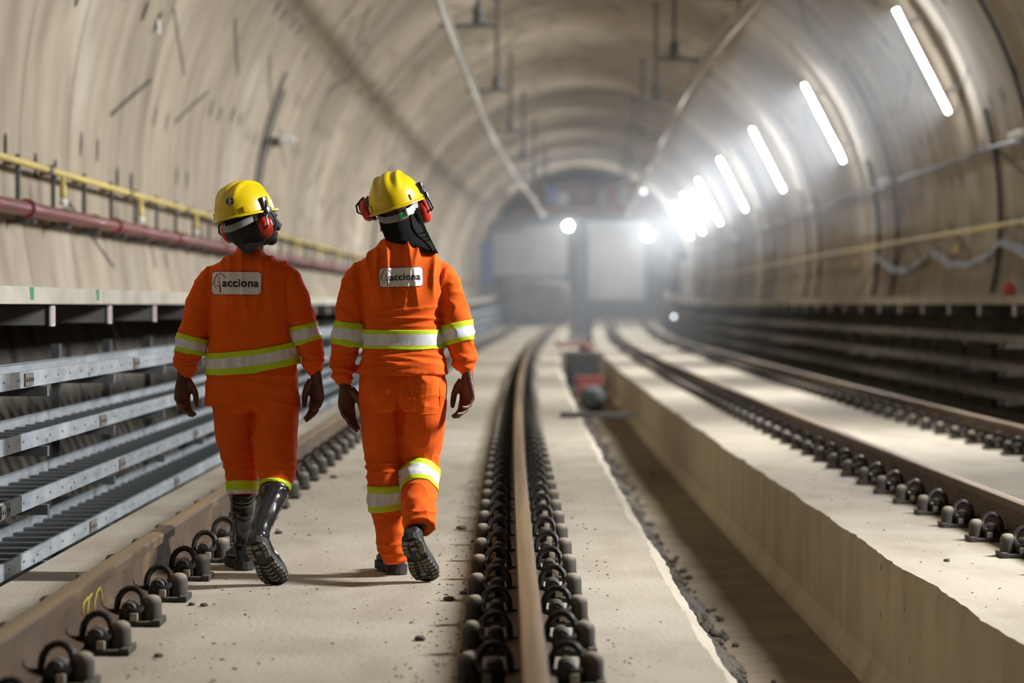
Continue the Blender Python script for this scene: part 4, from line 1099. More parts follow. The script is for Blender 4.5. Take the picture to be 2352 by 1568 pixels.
def helmet_build(parent, Hm, sticker, button):
    A_, B_, H_ = .112, .138, .133
    mb = MB(); na, ne = 72, 26; vs = []
    def dome(az, el, grow=0.0):
        ce, se = math.cos(el), math.sin(el); q = 0.92
        x = (A_+grow)*ce**q*math.cos(az) if ce > 0 else 0; y = (B_+grow)*ce**q*math.sin(az) if ce > 0 else 0; z = (H_+grow)*se**0.93
        if z > 0:
            top = min(1, max(0, (z-0.055)/0.05)); back = 1.0
            r = 0.011*bump01(abs(x), 0.043+0.10*max(0, -y-0.02), 0.011)*top + 0.009*(1/(1+math.exp((abs(x)-0.017)/0.004)))*top
            n_ = Vector((x/A_**2, y/B_**2, z/H_**2)).normalized(); p = Vector((x, y, z))+n_*r
            return p
        return Vector((x, y, z))
    for j in range(ne+1):
        el = (PI/2)*j/ne*0.999
        for i in range(na): vs.append(dome(2*PI*i/na, el))
    fs = [(j*na+i, j*na+(i+1) % na, (j+1)*na+(i+1) % na, (j+1)*na+i) for j in range(ne) for i in range(na)] + [tuple(ne*na+i for i in range(na))]
    # brim: a narrow lip, wider into a peak in front (+y)
    b0 = len(vs)
    for ext, dz in ((0.004, -0.001), (0.011, -0.006), (0.011, -0.011), (-0.004, -0.008), (-0.006, 0.02)):
        for i in range(na):
            a = 2*PI*i/na; pk = max(0, math.sin(a))**3*0.014 if ext > 0 else 0
            p = dome(a, 0.0); n_ = Vector((p.x/A_**2, p.y/B_**2, 0)).normalized()
            vs.append(p+n_*(ext+pk*(1 if ext > 0.005 else 0.2))+Vector((0, 0, dz-pk*0.12)))
    fs += [(b0+i, b0+(i+1) % na, (i+1) % na, i) for i in range(na)]
    for r in range(4): fs += [(b0+(r+1)*na+i, b0+(r+1)*na+(i+1) % na, b0+r*na+(i+1) % na, b0+r*na+i) for i in range(na)]
    mb.add(vs, fs)
    # accessory slots on both sides and at the rear corners
    for sx in (-1, 1):
        for az in (0.25, -0.62):
            a = math.copysign(1, sx); ang = az if sx > 0 else PI-az
            p = dome(ang, 0.10); n_ = Vector((p.x/A_**2, p.y/B_**2, 0.0)).normalized()
            mb.box(p+n_*0.0, (0.012, 0.03, 0.026), rz=math.atan2(n_.y, n_.x), bev=0.003)
    mb.v = [tuple(Hm @ Vector(p)) for p in mb.v]
    hat = mb.build('hard_hat', M['helmet'], parent, smooth=True, auto=38)
    bv = bvh_of(hat.data)
    # head strap under the rim
    s = MB(); vs = []; n = 30
    for i in range(n+1):
        a = PI*1.0+PI*i/n; dip = 0.030*max(0, -math.sin(a))**1.5
        for r, z in ((0, 0.004), (0.0025, 0.004), (0.0025, -0.024), (0, -0.024)): vs.append(Vector(((.089+r)*math.cos(a), (.108+r)*math.sin(a), z-0.008-dip)))
    fs = [(i*4+k, (i+1)*4+k, (i+1)*4+(k+1) % 4, i*4+(k+1) % 4) for i in range(n) for k in range(4)]+[(0, 1, 2, 3), tuple(n*4+k for k in (3, 2, 1, 0))]
    s.add([Hm @ v for v in vs], fs); s.build('head_strap', M['strap'], hat)
    if button:
        s = MB(); s.M = Hm
        a = PI*1.5+0.32; p = Vector((.0925*math.cos(a), .1115*math.sin(a), -0.046)); ax = Vector((math.cos(a), math.sin(a), 0)).normalized()
        s.tube([p-ax*0.004, p+ax*0.005], 0.0105, 16); s.build('adjust_button', M['greenbutton'], hat)
        s = MB(); s.M = Hm; a = PI*1.5+0.72; p = Vector((.0925*math.cos(a), .1115*math.sin(a), -0.038)); s.box(p, (0.034, 0.012, 0.030), rz=a-PI*1.5, bev=0.003); s.build('buckle', M['white'], hat)
        s = MB(); s.M = Hm; a = PI*1.5-0.95; p = dome(a, 0.16)*1.012; s.box(p, (0.024, 0.004, 0.013), rz=a+PI/2, bev=0.001); s.build('sticker', M['greenbutton'], hat)
    if sticker:
        s = MB(); c = sticker; Minv = Hm.inverted()
        def pr(x, z, d):
            p = Vector((x, -1.0, z)); r = bv.ray_cast(p, Vector((0, 1, 0))); q = r[0] if r[0] is not None else Vector((x, 0, z))
            nn = r[1] if r[0] is not None else Vector((0, -1, 0)); return tuple(q+nn*d*(1 if nn.y < 0 else -1))
        R_ = 0.0170
        rings = [pr(c[0], c[1], .001)]
        for rr in (0.5, 1.0): rings += [pr(c[0]+R_*rr*math.cos(2*PI*k/24), c[1]+R_*rr*math.sin(2*PI*k/24), .001) for k in range(24)]
        s.add(rings, [(0, 1+k, 1+(k+1) % 24) for k in range(24)]+[(1+k, 25+k, 25+(k+1) % 24, 1+(k+1) % 24) for k in range(24)], 0)
        def bar(pts, wd):
            v2, f2 = stroke(pts, wd); s.add([pr(c[0]+x*R_, c[1]+z*R_, .0018) for x, z in v2], f2, 1)
        bar([(-.05, .75), (-.02, .5)], .30); bar([(-.02, .5), (0.02, .0)], .26); bar([(.0, .4), (.42, .2), (.8, .16)], .10); bar([(0, .42), (-.3, .1)], .10); bar([(0, .05), (-.18, -.2), (-.16, -.5)], .16); bar([(.02, .05), (.2, -.25), (.28, -.52)], .16)
        tv, tf = text_mesh('NR 35', 0.01); s.add([pr(c[0]+(-.5+p[0])*R_, c[1]+(-.86+p[1])*R_, .0018) for p in tv], tf, 1)
        s.build('sticker', [M['purple'], M['white']], hat)
    return hat
def ear_defender(parent, H0, sx, out, up=0.0):
    t = MB(); Hm = H0 @ Matrix.Translation((0, 0, up)); t.M = Hm
    cx = sx*(0.104+out)
    # cup
    vs = []; prof = [(0.0, 0.70), (0.006, 0.92), (0.014, 1.0), (0.026, 0.97), (0.036, 0.80), (0.041, 0.45), (0.042, 0.1)]; seg = 24
    for d, k in prof:
        for q in range(seg):
            a = 2*PI*q/seg; vs.append((cx+sx*(d-0.012), 0.004+0.036*k*math.cos(a), -0.052+0.050*k*math.sin(a)))
    fs = [((i*seg+q, i*seg+(q+1) % seg, (i+1)*seg+(q+1) % seg, (i+1)*seg+q)[::sx]) for i in range(len(prof)-1) for q in range(seg)]
    fs += [tuple(range(seg))[::-sx], tuple((len(prof)-1)*seg+q for q in range(seg))[::sx]]
    t.add(vs, fs); cup = t.build('ear_cup', M['cup'], parent, smooth=True, auto=50)
    c = MB(); c.M = Hm
    c.tube([(cx-sx*0.016, 0.004+0.030*math.cos(2*PI*q/20), -0.052+0.043*math.sin(2*PI*q/20)) for q in range(21)], 0.011, 8); c.build('cushion', M['blackplastic'], cup, smooth=True)
    a = MB(); a.M = H0 @ Matrix.Translation((0, 0, min(up, 0.0)))
    # forked arm from the hat's side slot down to the cup
    if up < 0.05: a.tube([(sx*0.104, 0.006, 0.062), (sx*0.117, 0.006, 0.045), (sx*0.124, 0.005, 0.018)], [0.010, 0.012, 0.009], 8)
    if up < 0.05: a.box((sx*0.115, 0.006, 0.045), (0.02, 0.03, 0.045), bev=0.005)
    a.M = Hm
    if up < 0.05: a.box((sx*0.128, 0.005, 0.008), (0.016, 0.03, 0.03), bev=0.004)
    for yy in (-0.022, 0.03):
        a.tube([(sx*0.128, 0.005+yy*0.4, 0.0), (sx*(0.142+out), 0.005+yy*0.9, -0.022), (sx*(0.145+out), 0.005+yy, -0.050), (cx+sx*0.02, 0.005+yy*1.1, -0.066)], 0.0042, 6)
    a.build('ear_cup_arm', M['blackplastic'], cup, smooth=True, auto=50)
    return cup
def head_tubes(mb, Hm, grow=0.0, face=True):
    b = MB(); g = grow
    b.ball((0, -0.004, 0.0), (.076+g, .096+g, .092+g), 24, 16)
    b.ball((0, 0.030, -0.055), (.056+g, .058+g, .062+g), 20, 12)        # jaw
    b.ball((0, 0.072, -0.100), (.024+g, .020+g, .018+g), 12, 8)         # chin
    if face:
        b.tube([(0, 0.090, -0.012), (0, 0.106, -0.040), (0, 0.112, -0.050)], [.009+g*0.6, .012+g*0.6, .014+g*0.6], 10); b.ball((0, 0.106, -0.052), (.018+g*0.6, .013, .010), 10, 8)
        b.ball((0, 0.086, -0.075), (.024, .014+g*0.6, .008), 12, 8); b.ball((0, 0.084, -0.085), (.021, .014+g*0.6, .008), 12, 8)   # lips
        for sx in (-1, 1):
            b.ball((sx*0.030, 0.082, -0.020), (.014, .010, .010), 10, 8); b.ball((sx*0.030, 0.084, -0.004), (.022, .012, .007), 10, 8)
            b.ball((sx*0.040, 0.062, -0.045), (.022+g, .022+g, .022+g), 10, 8)
            if grow == 0: b.ball((sx*0.078, -0.004, -0.028), (.010, .020, .032), 10, 8)
    mb.add([Hm @ Vector(p) for p in b.v], b.f)

class Body:
    def __init__(s, px0, Y0):
        s.X0 = (px0-1176)*Y0/F_PX; s.Y0 = Y0
    def P(s, px, py, dy=0.0):
        Y = s.Y0+dy; return Vector(((px-1176)*Y/F_PX-s.X0, dy, CAM_H-(py-700)*Y/F_PX))
    def r(s, n, dy=0.0): return n*(s.Y0+dy)/F_PX
    def edges(s, rows, depth=0.6, dys=None):
        """rows (y, left px, right px[, depth ratio[, dy]]) -> horizontal loft keys"""
        K = []
        for row in rows:
            y, a, b = row[:3]; dp = row[3] if len(row) > 3 else depth; dy = row[4] if len(row) > 4 else 0.0
            c = s.P((a+b)/2, y, dy); h = s.r((b-a)/2, dy); K.append((c.x, c.y, c.z, h, h*dp))
        return K
    def limb(s, rows, dp=1.0):
        """rows (px, py, radius px[, dy[, depth ratio]])"""
        K = []
        for row in rows:
            dy = row[3] if len(row) > 3 else 0.0; q = row[4] if len(row) > 4 else dp
            c = s.P(row[0], row[1], dy); h = s.r(row[2], dy); K.append((c.x, c.y, c.z, h, h*q))
        return K
def Rm(loc, yaw=0, pitch=0, roll=0):
    return Matrix.Translation(loc) @ Matrix.Rotation(yaw, 4, 'Z') @ Matrix.Rotation(roll, 4, 'Y') @ Matrix.Rotation(pitch, 4, 'X')

def jacket_fold(p, strong, zb, arms_x):
    """cloth creases, in metres"""
    d = 0.0
    # soft hang everywhere
    d += 0.0035*noise.noise(Vector((p.x*9, p.y*9, p.z*6)))
    # long drag folds on the upper back
    up = max(0, min(1, (p.z-zb-0.10)/0.12))
    d += (0.003+strong*0.011)*up*(rsafe(p, 15, 5, 3.0, 3.0, 2.2)-0.25)
    # blousing above and below the belt
    lo = bump01(p.z, zb-0.085, 0.06)+0.7*bump01(p.z, zb+0.085, 0.05)
    d += (0.005+0.007*strong)*lo*(rsafe(p, 4, 4, 30, 9.0, 1.6)-0.3)
    return d
def sleeve_fold(p, zc, amp):
    lo = max(0, min(1, (zc-p.z)/0.05))
    return amp*lo*(rsafe(p, 9, 9, 34, 5.0, 1.6)-0.35) + 0.5*amp*(1-lo)*(rsafe(p, 10, 10, 16, 2.0, 2.0)-0.3)

def person(cfg):
    B = Body(cfg['px0'], cfg['Y0']); loc = (B.X0, B.Y0, 0.0)
    tors = Loft(B.edges(cfg['torso'], 0.60), flat=True, power=2.35)
    armL, armR = Loft(B.limb(cfg['armL'])), Loft(B.limb(cfg['armR']))
    legL, legR = Loft(B.limb(cfg['legL'])), Loft(B.limb(cfg['legR']))
    pelv = Loft(B.edges(cfg['pelvis'], 0.62), flat=True, power=2.3)
    hp = cfg['head']; hc = B.P(*hp['c']); Hh = Rm(hc, hp['yaw'], hp['pitch'], hp['roll'])
    # ---- the body, one continuous skin: head, neck, trunk, limbs, hands
    mb = MB()
    K = [(c[0], c[1], c[2], c[3]*0.80, c[4]*0.78) for c in tors.k]
    Loft(K, flat=True).add(mb, 30, 24)
    nk = Vector(K[0][:3]); mb.tube([nk-Vector((0, 0, 0.06)), nk+(hc-nk)*0.35, hc+Vector((0, 0, -0.03))], [.056, .052, .055], 16)
    head_tubes(mb, Hh)
    for lf in (armL, armR): Loft([(c[0], c[1], c[2], min(c[3]*0.72, 0.042), min(c[4]*0.72, 0.042)) for c in lf.k]).add(mb, 24, 16)
    for lf in (legL, legR): Loft([(c[0], c[1], c[2], c[3]*(0.78-0.30*i/lf.n), c[4]*(0.78-0.30*i/lf.n)) for i, c in enumerate(lf.k)]).add(mb, 24, 16)
    Loft([(c[0], c[1]+0.01, c[2]+0.03, c[3]*0.78, c[4]*0.70) for c in pelv.k[:-1]], flat=True).add(mb, 10, 24)
    for side, key, lf in ((-1, 'handL', armL), (1, 'handR', armR)):
        h = cfg[key]; wr = B.P(*h['wrist']); cuff = Vector(lf.k[-1][:3])
        mb.tube([Vector(lf.k[-2][:3]), cuff, wr], [.022, .0235, .0245], 14)
        hand_tubes(mb, wr, Vector(h['axis']), Vector(h['thumb']), Vector(h['palm']), h['curl'], h.get('spread', 1), h.get('sc', 1), h.get('thumb_out', 0.25))
    for side, key, lf in ((-1, 'footL', legL), (1, 'footR', legR)):
        f = cfg[key]; heel, toe = Vector(f['heel']), Vector(f['toe']); Mf = foot_frame(heel, toe, Vector(f['up']))
        ank = Mf @ Vector((0, .055, .085)); mb.tube([Vector(lf.k[-1][:3]), ank, Mf @ Vector((0, .12, .045)), Mf @ Vector((0, .21, .025))], [.030, .027, .026, .020], 12)
        f['M'] = Mf; f['ank'] = ank
    body = finish(remesh(mb, 0.0035, 3, 0.4), 'person', M['skin'], loc=loc)
    tag(body, cfg['label'], 'person', 'the two walking workers')
    # ---- jacket
    mb = MB(); tors.add(mb, 40, 40); armL.add(mb, 36, 24); armR.add(mb, 36, 24)
    cl = Loft(B.edges(cfg['collar'], 0.78), flat=True); cl.add(mb, 10, 28)
    jm = remesh(mb, 0.0055, 14, 0.5)
    cx = tors.k[len(tors.k)//2][0]
    zb = cfg['belt_z']; st = cfg['strong']
    zce = cfg['elbow_z']; hw = 0.17
    def jf(p):
        x = abs(p.x-cx)
        arm = max(0, min(1, (x-cfg['arm_x'])/0.03)); d = 0
        nb = 1-0.9*bump01(p.z, zb, 0.05)
        d += (1-arm)*nb*jacket_fold(p, st, zb, 0)
        zk = (armL if p.x < cx else armR).k[-1][2]
        d += arm*sleeve_fold(p, zce, 0.010+0.004*st)*min(1, max(0, (p.z-zk-0.004)/0.04))
        return d
    displace(jm, jf)
    jk = finish(jm, 'jacket', M['orange'], body); jb = bvh_of(jm)
    def at_z(z):
        for i in range(len(tors.k)-1):
            if tors.k[i][2] >= z >= tors.k[i+1][2]: return i+(tors.k[i][2]-z)/(tors.k[i][2]-tors.k[i+1][2])
        return tors.n
    (z1, z0, fa, fb, slope, sag) = cfg['belt']
    # torso belt, tilted and sagging as it hangs
    vs = []; nt, seg = 16, 72
    for i in range(nt+1):
        for k in range(seg):
            a = 2*PI*k/seg; z = z1+(z0-z1)*i/nt; p = tors.pt(at_z(z), a)
            dx = (p.x-cx)/0.18; z += slope*dx-sag*(1-dx*dx)*(1 if p.y < 0 else -0.3); vs.append(tors.pt(at_z(z), a, 0.012))
    tb = bvh_of_loft(tors)
    ch = []
    for p in vs:
        r = jb.find_nearest(Vector(p)); q = tors_near(tb, Vector(p))
        ch.append(tuple(r[0]+r[1]*0.0035) if (r[0]-q).length < 0.02 else tuple(q))
    m = MB(); m.v = ch
    for i in range(nt):
        f = (i+0.5)/nt; mi = 0 if (f < fa or f > fb) else 1
        for k in range(seg): m.f.append((i*seg+k, i*seg+(k+1) % seg, (i+1)*seg+(k+1) % seg, (i+1)*seg+k)); m.mi.append(mi)
    o = m.build('reflective_band', [M['lime'], M['silver']], jk, smooth=True); sm = o.modifiers.new('thick', 'SOLIDIFY'); sm.thickness = 0.002; sm.offset = 0
    for lf, (t0, t1) in ((armL, cfg['bandL']), (armR, cfg['bandR'])): band(jk, lf, t0, t1, jb)
    logo_patch(jk, None, jb, lambda s, t: cfg['patch'](B, s, t))
    # ---- trousers
    mb = MB(); pelv.add(mb, 12, 36)
    for sx in (-1, 1): mb.ball((pelv.k[2][0]+sx*0.078, cfg['seat'][0], legL.k[0][2]+0.035), (.084, cfg['seat'][1], .10), 20, 12)
    legL.add(mb, 40, 28); legR.add(mb, 40, 28)
    tm = remesh(mb, 0.005, 3, 0.5)
    def tf_(p):
        d = 0.003*noise.noise(Vector((p.x*10, p.y*10, p.z*7)))
        for (zc, wd, am) in cfg['leg_folds']: d += am*bump01(p.z, zc, wd)*(rsafe(p, 7, 7, 26, 4.0, 1.6)-0.3)
        d += 0.004*st*(rsafe(p, 12, 12, 9, 8.0, 2.2)-0.25)
        xs = (legL.k[0][0]+legL.k[0][3]+legR.k[0][0]-legR.k[0][3])/2
        if p.y < 0.02: d -= cfg['cleft']*bump01(p.x, xs, 0.012)*min(1, max(0, (cfg['seat_top']-p.z)/0.10))*min(1, max(0, (p.z-legL.k[2][2])/0.04))
        return d
    displace(tm, tf_)
    tr = finish(tm, 'trousers', M['orange'], body); tbv = bvh_of(tm)
    for lf, key in ((legL, 'lbandL'), (legR, 'lbandR')):
        t0, t1, fr = cfg[key]
        if t1 > 5.9: kk_ = list(lf.k); e_ = kk_[-1]; kk_[-1] = (e_[0], e_[1], e_[2]-0.009, e_[3]+.002, e_[4]+.002); lf = Loft(kk_)
        band(tr, lf, t0, t1, tbv, fr=fr)
    if cfg.get('pocket'):
        a, b, c, d_ = cfg['pocket']; m = MB(); line = [(a, b), (a+1, d_-12), (a+10, d_), (c-6, d_+1), (c, d_-8), (c-1, b)]; pts = []
        for (x0, y0), (x1, y1) in zip(line, line[1:]):
            for i in range(12):
                q = B.P(x0+(x1-x0)*i/12, y0+(y1-y0)*i/12); r = tbv.ray_cast(Vector((q.x, -1, q.z)), Vector((0, 1, 0)))
                pts.append((q.x, (r[0].y if r[0] is not None else q.y)-0.0004, q.z))
        m.tube(pts, 0.0016, 6); o = m.build('pocket_seam', M['orange'], tr, smooth=True)
    # ---- boots
    for side, key, lf in ((-1, 'footL', legL), (1, 'footR', legR)):
        f = cfg[key]; Mf = f['M']; mb = MB(); shoe_upper(mb, Mf, side)
        if cfg['wellies']:
            top = B.P(*f['shaft'][:2], f['shaft'][3]); rt = B.r(f['shaft'][2], f['shaft'][3]); ank = Mf @ Vector((0, .048, .10)); mid = ank+(top-ank)*0.55
            up = (top-ank).normalized()
            Loft([(*(Mf @ Vector((0, .052, .04))), .037, .046), (*ank, .040, .046), (*(ank+(top-ank)*0.3), .045, .050), (*(ank+(top-ank)*0.65), rt*0.96, rt*1.0), (*top, rt, rt*1.02), (*(top+up*0.012), rt*0.99, rt*1.0)]).add(mb, 24, 24)
            bm_ = remesh(mb, 0.0045, 4, 0.5)
            displace(bm_, lambda p: 0.0035*(rsafe(p, 14, 14, 16, 6.0, 1.5)-0.3)*(1 if p.z < ank.z+0.16 else 0.25)+0.0025*bump01((p-top).dot(up), -0.02, 0.007)+0.0025*bump01((p-top).dot(up), -0.045, 0.007))
            bt = finish(bm_, 'boot', M['rubber'], body)
        else:
            Loft([(*(Mf @ Vector((0, .05, .05))), .038, .05), (*(Mf @ Vector((0, .045, .10))), .040, .046), (*(Mf @ Vector((0, .04, .14))), .040, .044)]).add(mb, 10, 20)
            bt = finish(remesh(mb, 0.0045, 3, 0.5), 'boot', M['shoe'], body)
        shoe_sole(bt, Mf, side, 0 if cfg['wellies'] else 1)
    # ---- head gear
    hh = cfg['hat']; Hm = Rm(B.P(*hh['c']), hh['yaw'], hh['pitch'], hh['roll'])
    helmet_build(body, Hm, cfg.get('sticker') and (B.P(*cfg['sticker']).x, B.P(*cfg['sticker']).z), cfg.get('button'))
    ear_defender(body, Hm, -1, *cfg['ears'][0]); ear_defender(body, Hm, 1, *cfg['ears'][1])
    return body, jk, jb, B, Hh, hc
def bvh_of_loft(lf):
    m = MB(); lf.add(m, 60, 60); me = bpy.data.meshes.new('t'); me.from_pydata(m.v, [], m.f); me.update()
    b = bvh_of(me); bpy.data.meshes.remove(me); return b
def tors_near(b, p): return b.find_nearest(p)[0]

rad = math.radians
# -- walker in rubber boots
L = dict(px0=590, Y0=10.08, label='person walking away in orange workwear, tall rubber boots and a hat with purple sticker',
    torso=[(577, 548, 602, .8), (588, 528, 622, .75), (600, 502, 645, .62), (616, 484, 660, .58), (645, 481, 664), (690, 483, 664), (735, 482, 667), (780, 479, 674), (820, 476, 681), (860, 474, 684), (900, 471, 686), (932, 469, 688)],
    collar=[(560, 553, 602, .85, .005), (572, 547, 605, .85), (585, 540, 612, .85), (600, 535, 620, .75)],
    armL=[(528, 612, 10), (503, 619, 18), (480, 646, 26.5), (462, 685, 31), (453, 720, 31), (445, 755, 33), (437, 790, 33), (431, 822, 31), (428, 845, 27), (425, 858, 20), (423, 866, 15)],
    armR=[(622, 609, 10), (647, 616, 18), (666, 643, 26.5), (678, 678, 30), (688, 715, 31), (698, 755, 34), (708, 790, 32), (716, 815, 28), (720, 838, 24), (723, 852, 19), (725, 861, 15)],
    pelvis=[(850, 492, 672), (890, 487, 684), (925, 485, 688), (945, 492, 686)],
    legL=[(535, 905, 47, 0, 1.05), (536, 950, 47, 0, 1.05), (539, 1000, 44.2, .02), (548, 1045, 41, .03), (554, 1085, 38, .03), (555, 1112, 35, .02), (555, 1137, 33.5, .01)],
    legR=[(636, 905, 52, 0, 1.05), (632, 950, 53.5, -.02, 1.05), (631, 1000, 52.2, -.05), (633, 1045, 48.5, -.09), (636, 1080, 44.5, -.12), (634, 1105, 38, -.15), (631, 1124, 35, -.175)],
    head=dict(c=(581, 497, .01), yaw=rad(-64), pitch=rad(2), roll=rad(-9)),
    hat=dict(c=(563, 492, 0), yaw=rad(-38), pitch=rad(9), roll=rad(-9)), sticker=(536, 466), button=False, ears=((.006, -.002), (-.016, -.016)),
    handL=dict(wrist=(419, 868, -.01), axis=(-.02, 0, -1), thumb=(.75, .66, 0), palm=(.66, -.75, 0), curl=[(20, 34, 22), (22, 38, 24), (24, 40, 26), (28, 42, 28)], thumb_out=.25, sc=1.0),
    handR=dict(wrist=(727, 868, -.01), axis=(.03, 0, -1), thumb=(-.75, .66, 0), palm=(-.66, -.75, 0), curl=[(14, 26, 14), (16, 28, 16), (18, 30, 18), (24, 32, 20)], thumb_out=.2, sc=1.02),
    footL=dict(heel=(0, 0, 0), toe=(0, 0, 0), up=(0, 0, 1), shaft=(556, 1124, 30.0, .015)),
    footR=dict(heel=(0, 0, 0), toe=(0, 0, 0), up=(0, .8, .6), shaft=(633, 1119, 31.0, -.165)),
    belt_z=1.13-122*10.08/F_PX, strong=.6, elbow_z=1.13-95*10.08/F_PX, arm_x=.172,
    belt=(1.13-97*10.08/F_PX, 1.13-150*10.08/F_PX, .25, .68, .024, .010), bandL=(5.45, 6.62), bandR=(4.75, 5.92),
    lbandL=(4.86, 5.99, (.60, 1.0)), lbandR=(5.35, 6.0, (1.0, 1.0)), leg_folds=[(.47, .05, .008), (.72, .03, .004)], wellies=True, seat_top=.75, cleft=.008, seat=(-.028, .072),
    patch=lambda B, s, t: (lambda p: (p.x, p.z))(B.P(489+118*s+1.0*(1-t), 623+54*t+1.2*s)))
BL = Body(L['px0'], L['Y0'])
L['footL']['heel'] = (BL.P(563, 1300, .20).x, .18, .027); L['footL']['toe'] = (BL.P(563, 1300, .20).x-.07, .43, .027)
hL, tL = BL.P(584, 1238, -.485), BL.P(631, 1322, -.345); L['footR']['heel'] = tuple(hL); L['footR']['toe'] = tuple(tL)
bodyL, jkL, jbL, BL, HhL, hcL = person(L)
# close black hood over the head, tail down the collar
mb = MB(); head_tubes(mb, HhL, 0.006)
Loft(BL.edges([(490, 520, 618, .9, .0), (520, 521, 622, .8, -.005), (545, 526, 614, .62, -.02), (560, 538, 602, .5, -.045), (572, 551, 586, .42, -.075), (581, 561, 574, .6, -.098)]), flat=True).add(mb, 24, 28)
hm = remesh(mb, 0.004, 4, 0.5); displace(hm, lambda p: 0.003*(rsafe(p, 12, 12, 14, 2.0, 1.6)-0.3)); ho = finish(hm, 'hood', M['black'], bodyL); ho['label'] = 'black cloth hood'

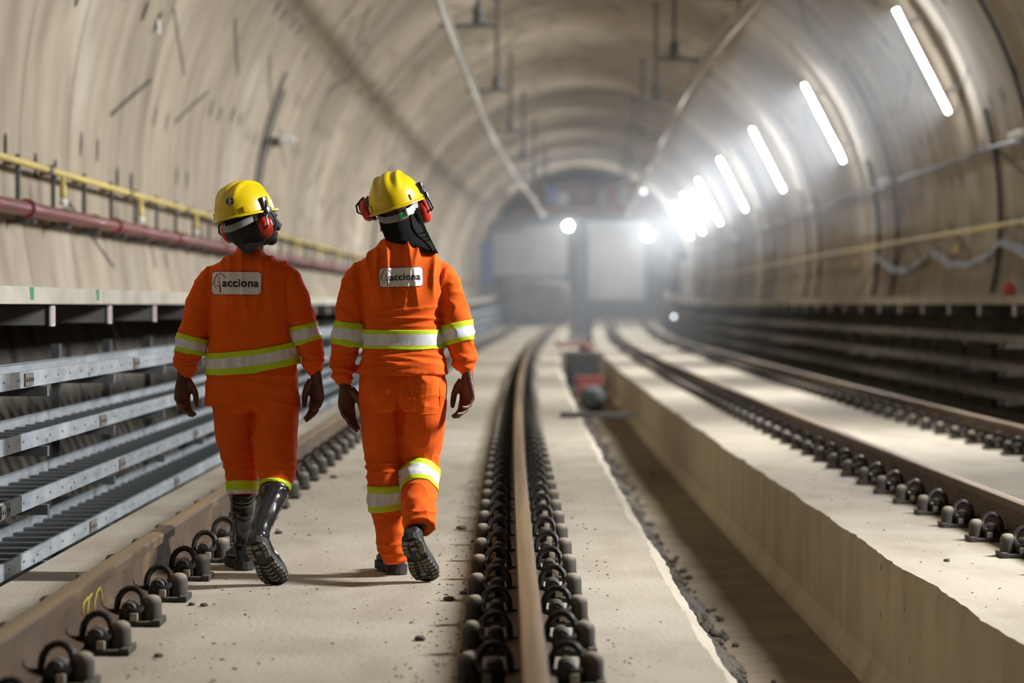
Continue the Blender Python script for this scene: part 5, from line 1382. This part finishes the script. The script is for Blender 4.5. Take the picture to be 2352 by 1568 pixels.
# -- walker with braids
R = dict(px0=925, Y0=9.98, label='person walking away in orange workwear and work shoes, with long black braids',
    torso=[(562, 885, 975, .8), (574, 866, 990, .75), (588, 838, 1006, .62), (604, 824, 1016, .58), (640, 826, 1018), (690, 830, 1016), (735, 834, 1014), (770, 834, 1018), (800, 833, 1020), (825, 827, 1023, .63), (848, 818, 1029, .66), (860, 819, 1032, .66)],
    collar=[(551, 886, 975, .8, .0), (562, 874, 988, .8), (575, 862, 998, .75), (590, 850, 1004, .7)],
    armL=[(870, 600, 10), (843, 607, 18), (819, 640, 27.5), (806, 685, 32), (803, 725, 33), (798, 768, 34), (792, 808, 31), (788, 840, 28), (788, 862, 25), (792, 878, 18), (797, 888, 14)],
    armR=[(974, 600, 10), (1001, 607, 18), (1025, 640, 27.5), (1038, 685, 31), (1046, 725, 34), (1053, 765, 35), (1060, 798, 31), (1066, 822, 30), (1071, 842, 24), (1073, 853, 17), (1074, 861, 13)],
    pelvis=[(815, 838, 1010, .5), (850, 828, 1020, .54), (890, 823, 1026), (920, 826, 1024), (940, 834, 1018)],
    legL=[(869, 905, 46, 0, 1.1), (870, 950, 44, 0, 1.05), (873, 1000, 42, .02), (879, 1050, 41, .04), (883, 1100, 39.5, .04), (886, 1150, 38, .05), (893, 1200, 36, .06), (901, 1250, 34, .08), (908, 1276, 29.5, .09), (909, 1287, 27.5, .095)],
    legR=[(972, 905, 53, 0, 1.05), (968, 950, 54.5, .02, 1.05), (966, 1000, 51.5, .05), (964, 1040, 47.5, .07), (965, 1076, 45, .06), (964, 1112, 41.5, -.02), (963, 1148, 39.5, -.10), (963, 1182, 38, -.17), (964, 1212, 36.5, -.215)],
    head=dict(c=(917, 487, .01), yaw=rad(-10), pitch=rad(0), roll=rad(-13)),
    hat=dict(c=(912, 470, 0), yaw=rad(-12), pitch=rad(9), roll=rad(-17)), sticker=None, button=True, ears=((.020, .070), (-.012, -.008)),
    handL=dict(wrist=(793, 888, -.01), axis=(.06, 0, -1), thumb=(.80, .60, 0), palm=(.60, -.80, 0), curl=[(12, 22, 12), (14, 24, 14), (18, 26, 14), (22, 28, 16)], thumb_out=.3, sc=1.02),
    handR=dict(wrist=(1073, 868, -.01), axis=(.0, 0, -1), thumb=(-.75, .66, 0), palm=(-.66, -.75, 0), curl=[(18, 32, 24), (22, 36, 26), (24, 40, 26), (28, 42, 28)], thumb_out=.3, sc=1.02),
    footL=dict(heel=(0, 0, 0), toe=(0, 0, 0), up=(0, 0, 1)), footR=dict(heel=(0, 0, 0), toe=(0, 0, 0), up=(0, .8, .6)),
    belt_z=1.13-76*9.98/F_PX, strong=1.2, elbow_z=1.13-100*9.98/F_PX, arm_x=.172,
    belt=(1.13-54*9.98/F_PX, 1.13-98*9.98/F_PX, .24, .80, .0, .004), bandL=(4.35, 5.62), bandR=(4.35, 5.62),
    lbandL=(4.22, 5.40, (.27, .73)), lbandR=(4.42, 5.52, (.27, .73)), leg_folds=[(.46, .05, .012), (.30, .06, .010), (.10, .07, .010), (.74, .04, .004)], wellies=False, seat_top=.82, cleft=.016, seat=(-.042, .080), pocket=(953, 846, 1012, 948),
    patch=lambda B, s, t: (lambda p: (p.x, p.z))(B.P(873+100*s+2.0*t, 616+45*t-3.2*s)))
BR = Body(R['px0'], R['Y0'])
R['footL']['heel'] = (BR.P(914, 1300, .14).x, .115, .027); R['footL']['toe'] = (BR.P(914, 1300, .14).x-.065, .365, .030)
R['footR']['heel'] = tuple(BR.P(943, 1229, -.285)); R['footR']['toe'] = tuple(BR.P(977, 1310, -.15))
bodyR, jkR, jbR, BR, HhR, hcR = person(R)
# braids swept over the right shoulder: a full mass under the strands
mb = MB(); ns = 46
Loft(BR.edges([(470, 872, 950, .95, .0), (492, 869, 958, .88, -.004), (520, 873, 968, .72, -.012), (542, 883, 982, .58, -.025), (556, 893, 992, .50, -.04), (572, 930, 1000, .5, -.055), (582, 975, 1008, .5, -.06)]), flat=True).add(mb, 26, 30)
hm = remesh(mb, 0.004, 3, 0.5); hb = bvh_of(hm)
mb = MB(); mb.v = [tuple(v.co) for v in hm.vertices]; mb.f = [tuple(p.vertices) for p in hm.polygons]; mb.mi = [0]*len(mb.f)
for i in range(ns):
    f = i/(ns-1); a0 = 869+92*f; a1 = 888+118*f**0.85; y0 = 486-8*f; y1 = 556+26*f**1.5
    pts = []; rr = []
    for q in range(46):
        g = q/45; px = a0+(a1-a0)*(g**1.25); py = y0+(y1-y0)*g; c = BR.P(px, py, -.05)
        r = hb.ray_cast(Vector((c.x, -1, c.z)), Vector((0, 1, 0)))
        y = r[0].y if r[0] is not None else (pts[-1][1] if pts else -.06)
        pts.append((c.x, y-0.0005, c.z)); rr.append(0.0021+0.0009*abs(math.sin(q*1.15+i)))
    for q in range(1, 45): pts[q] = (pts[q][0], (pts[q-1][1]+pts[q][1]+pts[q+1][1])/3, pts[q][2])
    mb.tube(pts, rr, 6)
mb.build('braided_hair', M['hair'], bodyR, smooth=True)
e = MB(); p = BR.P(875, 527, -.045); e.tube([(p.x, p.y+0.008*math.cos(a), p.z+0.009*math.sin(a)) for a in [2*PI*i/14 for i in range(15)]], 0.0022, 6); e.build('earring', M['gold'], bodyR, smooth=True)
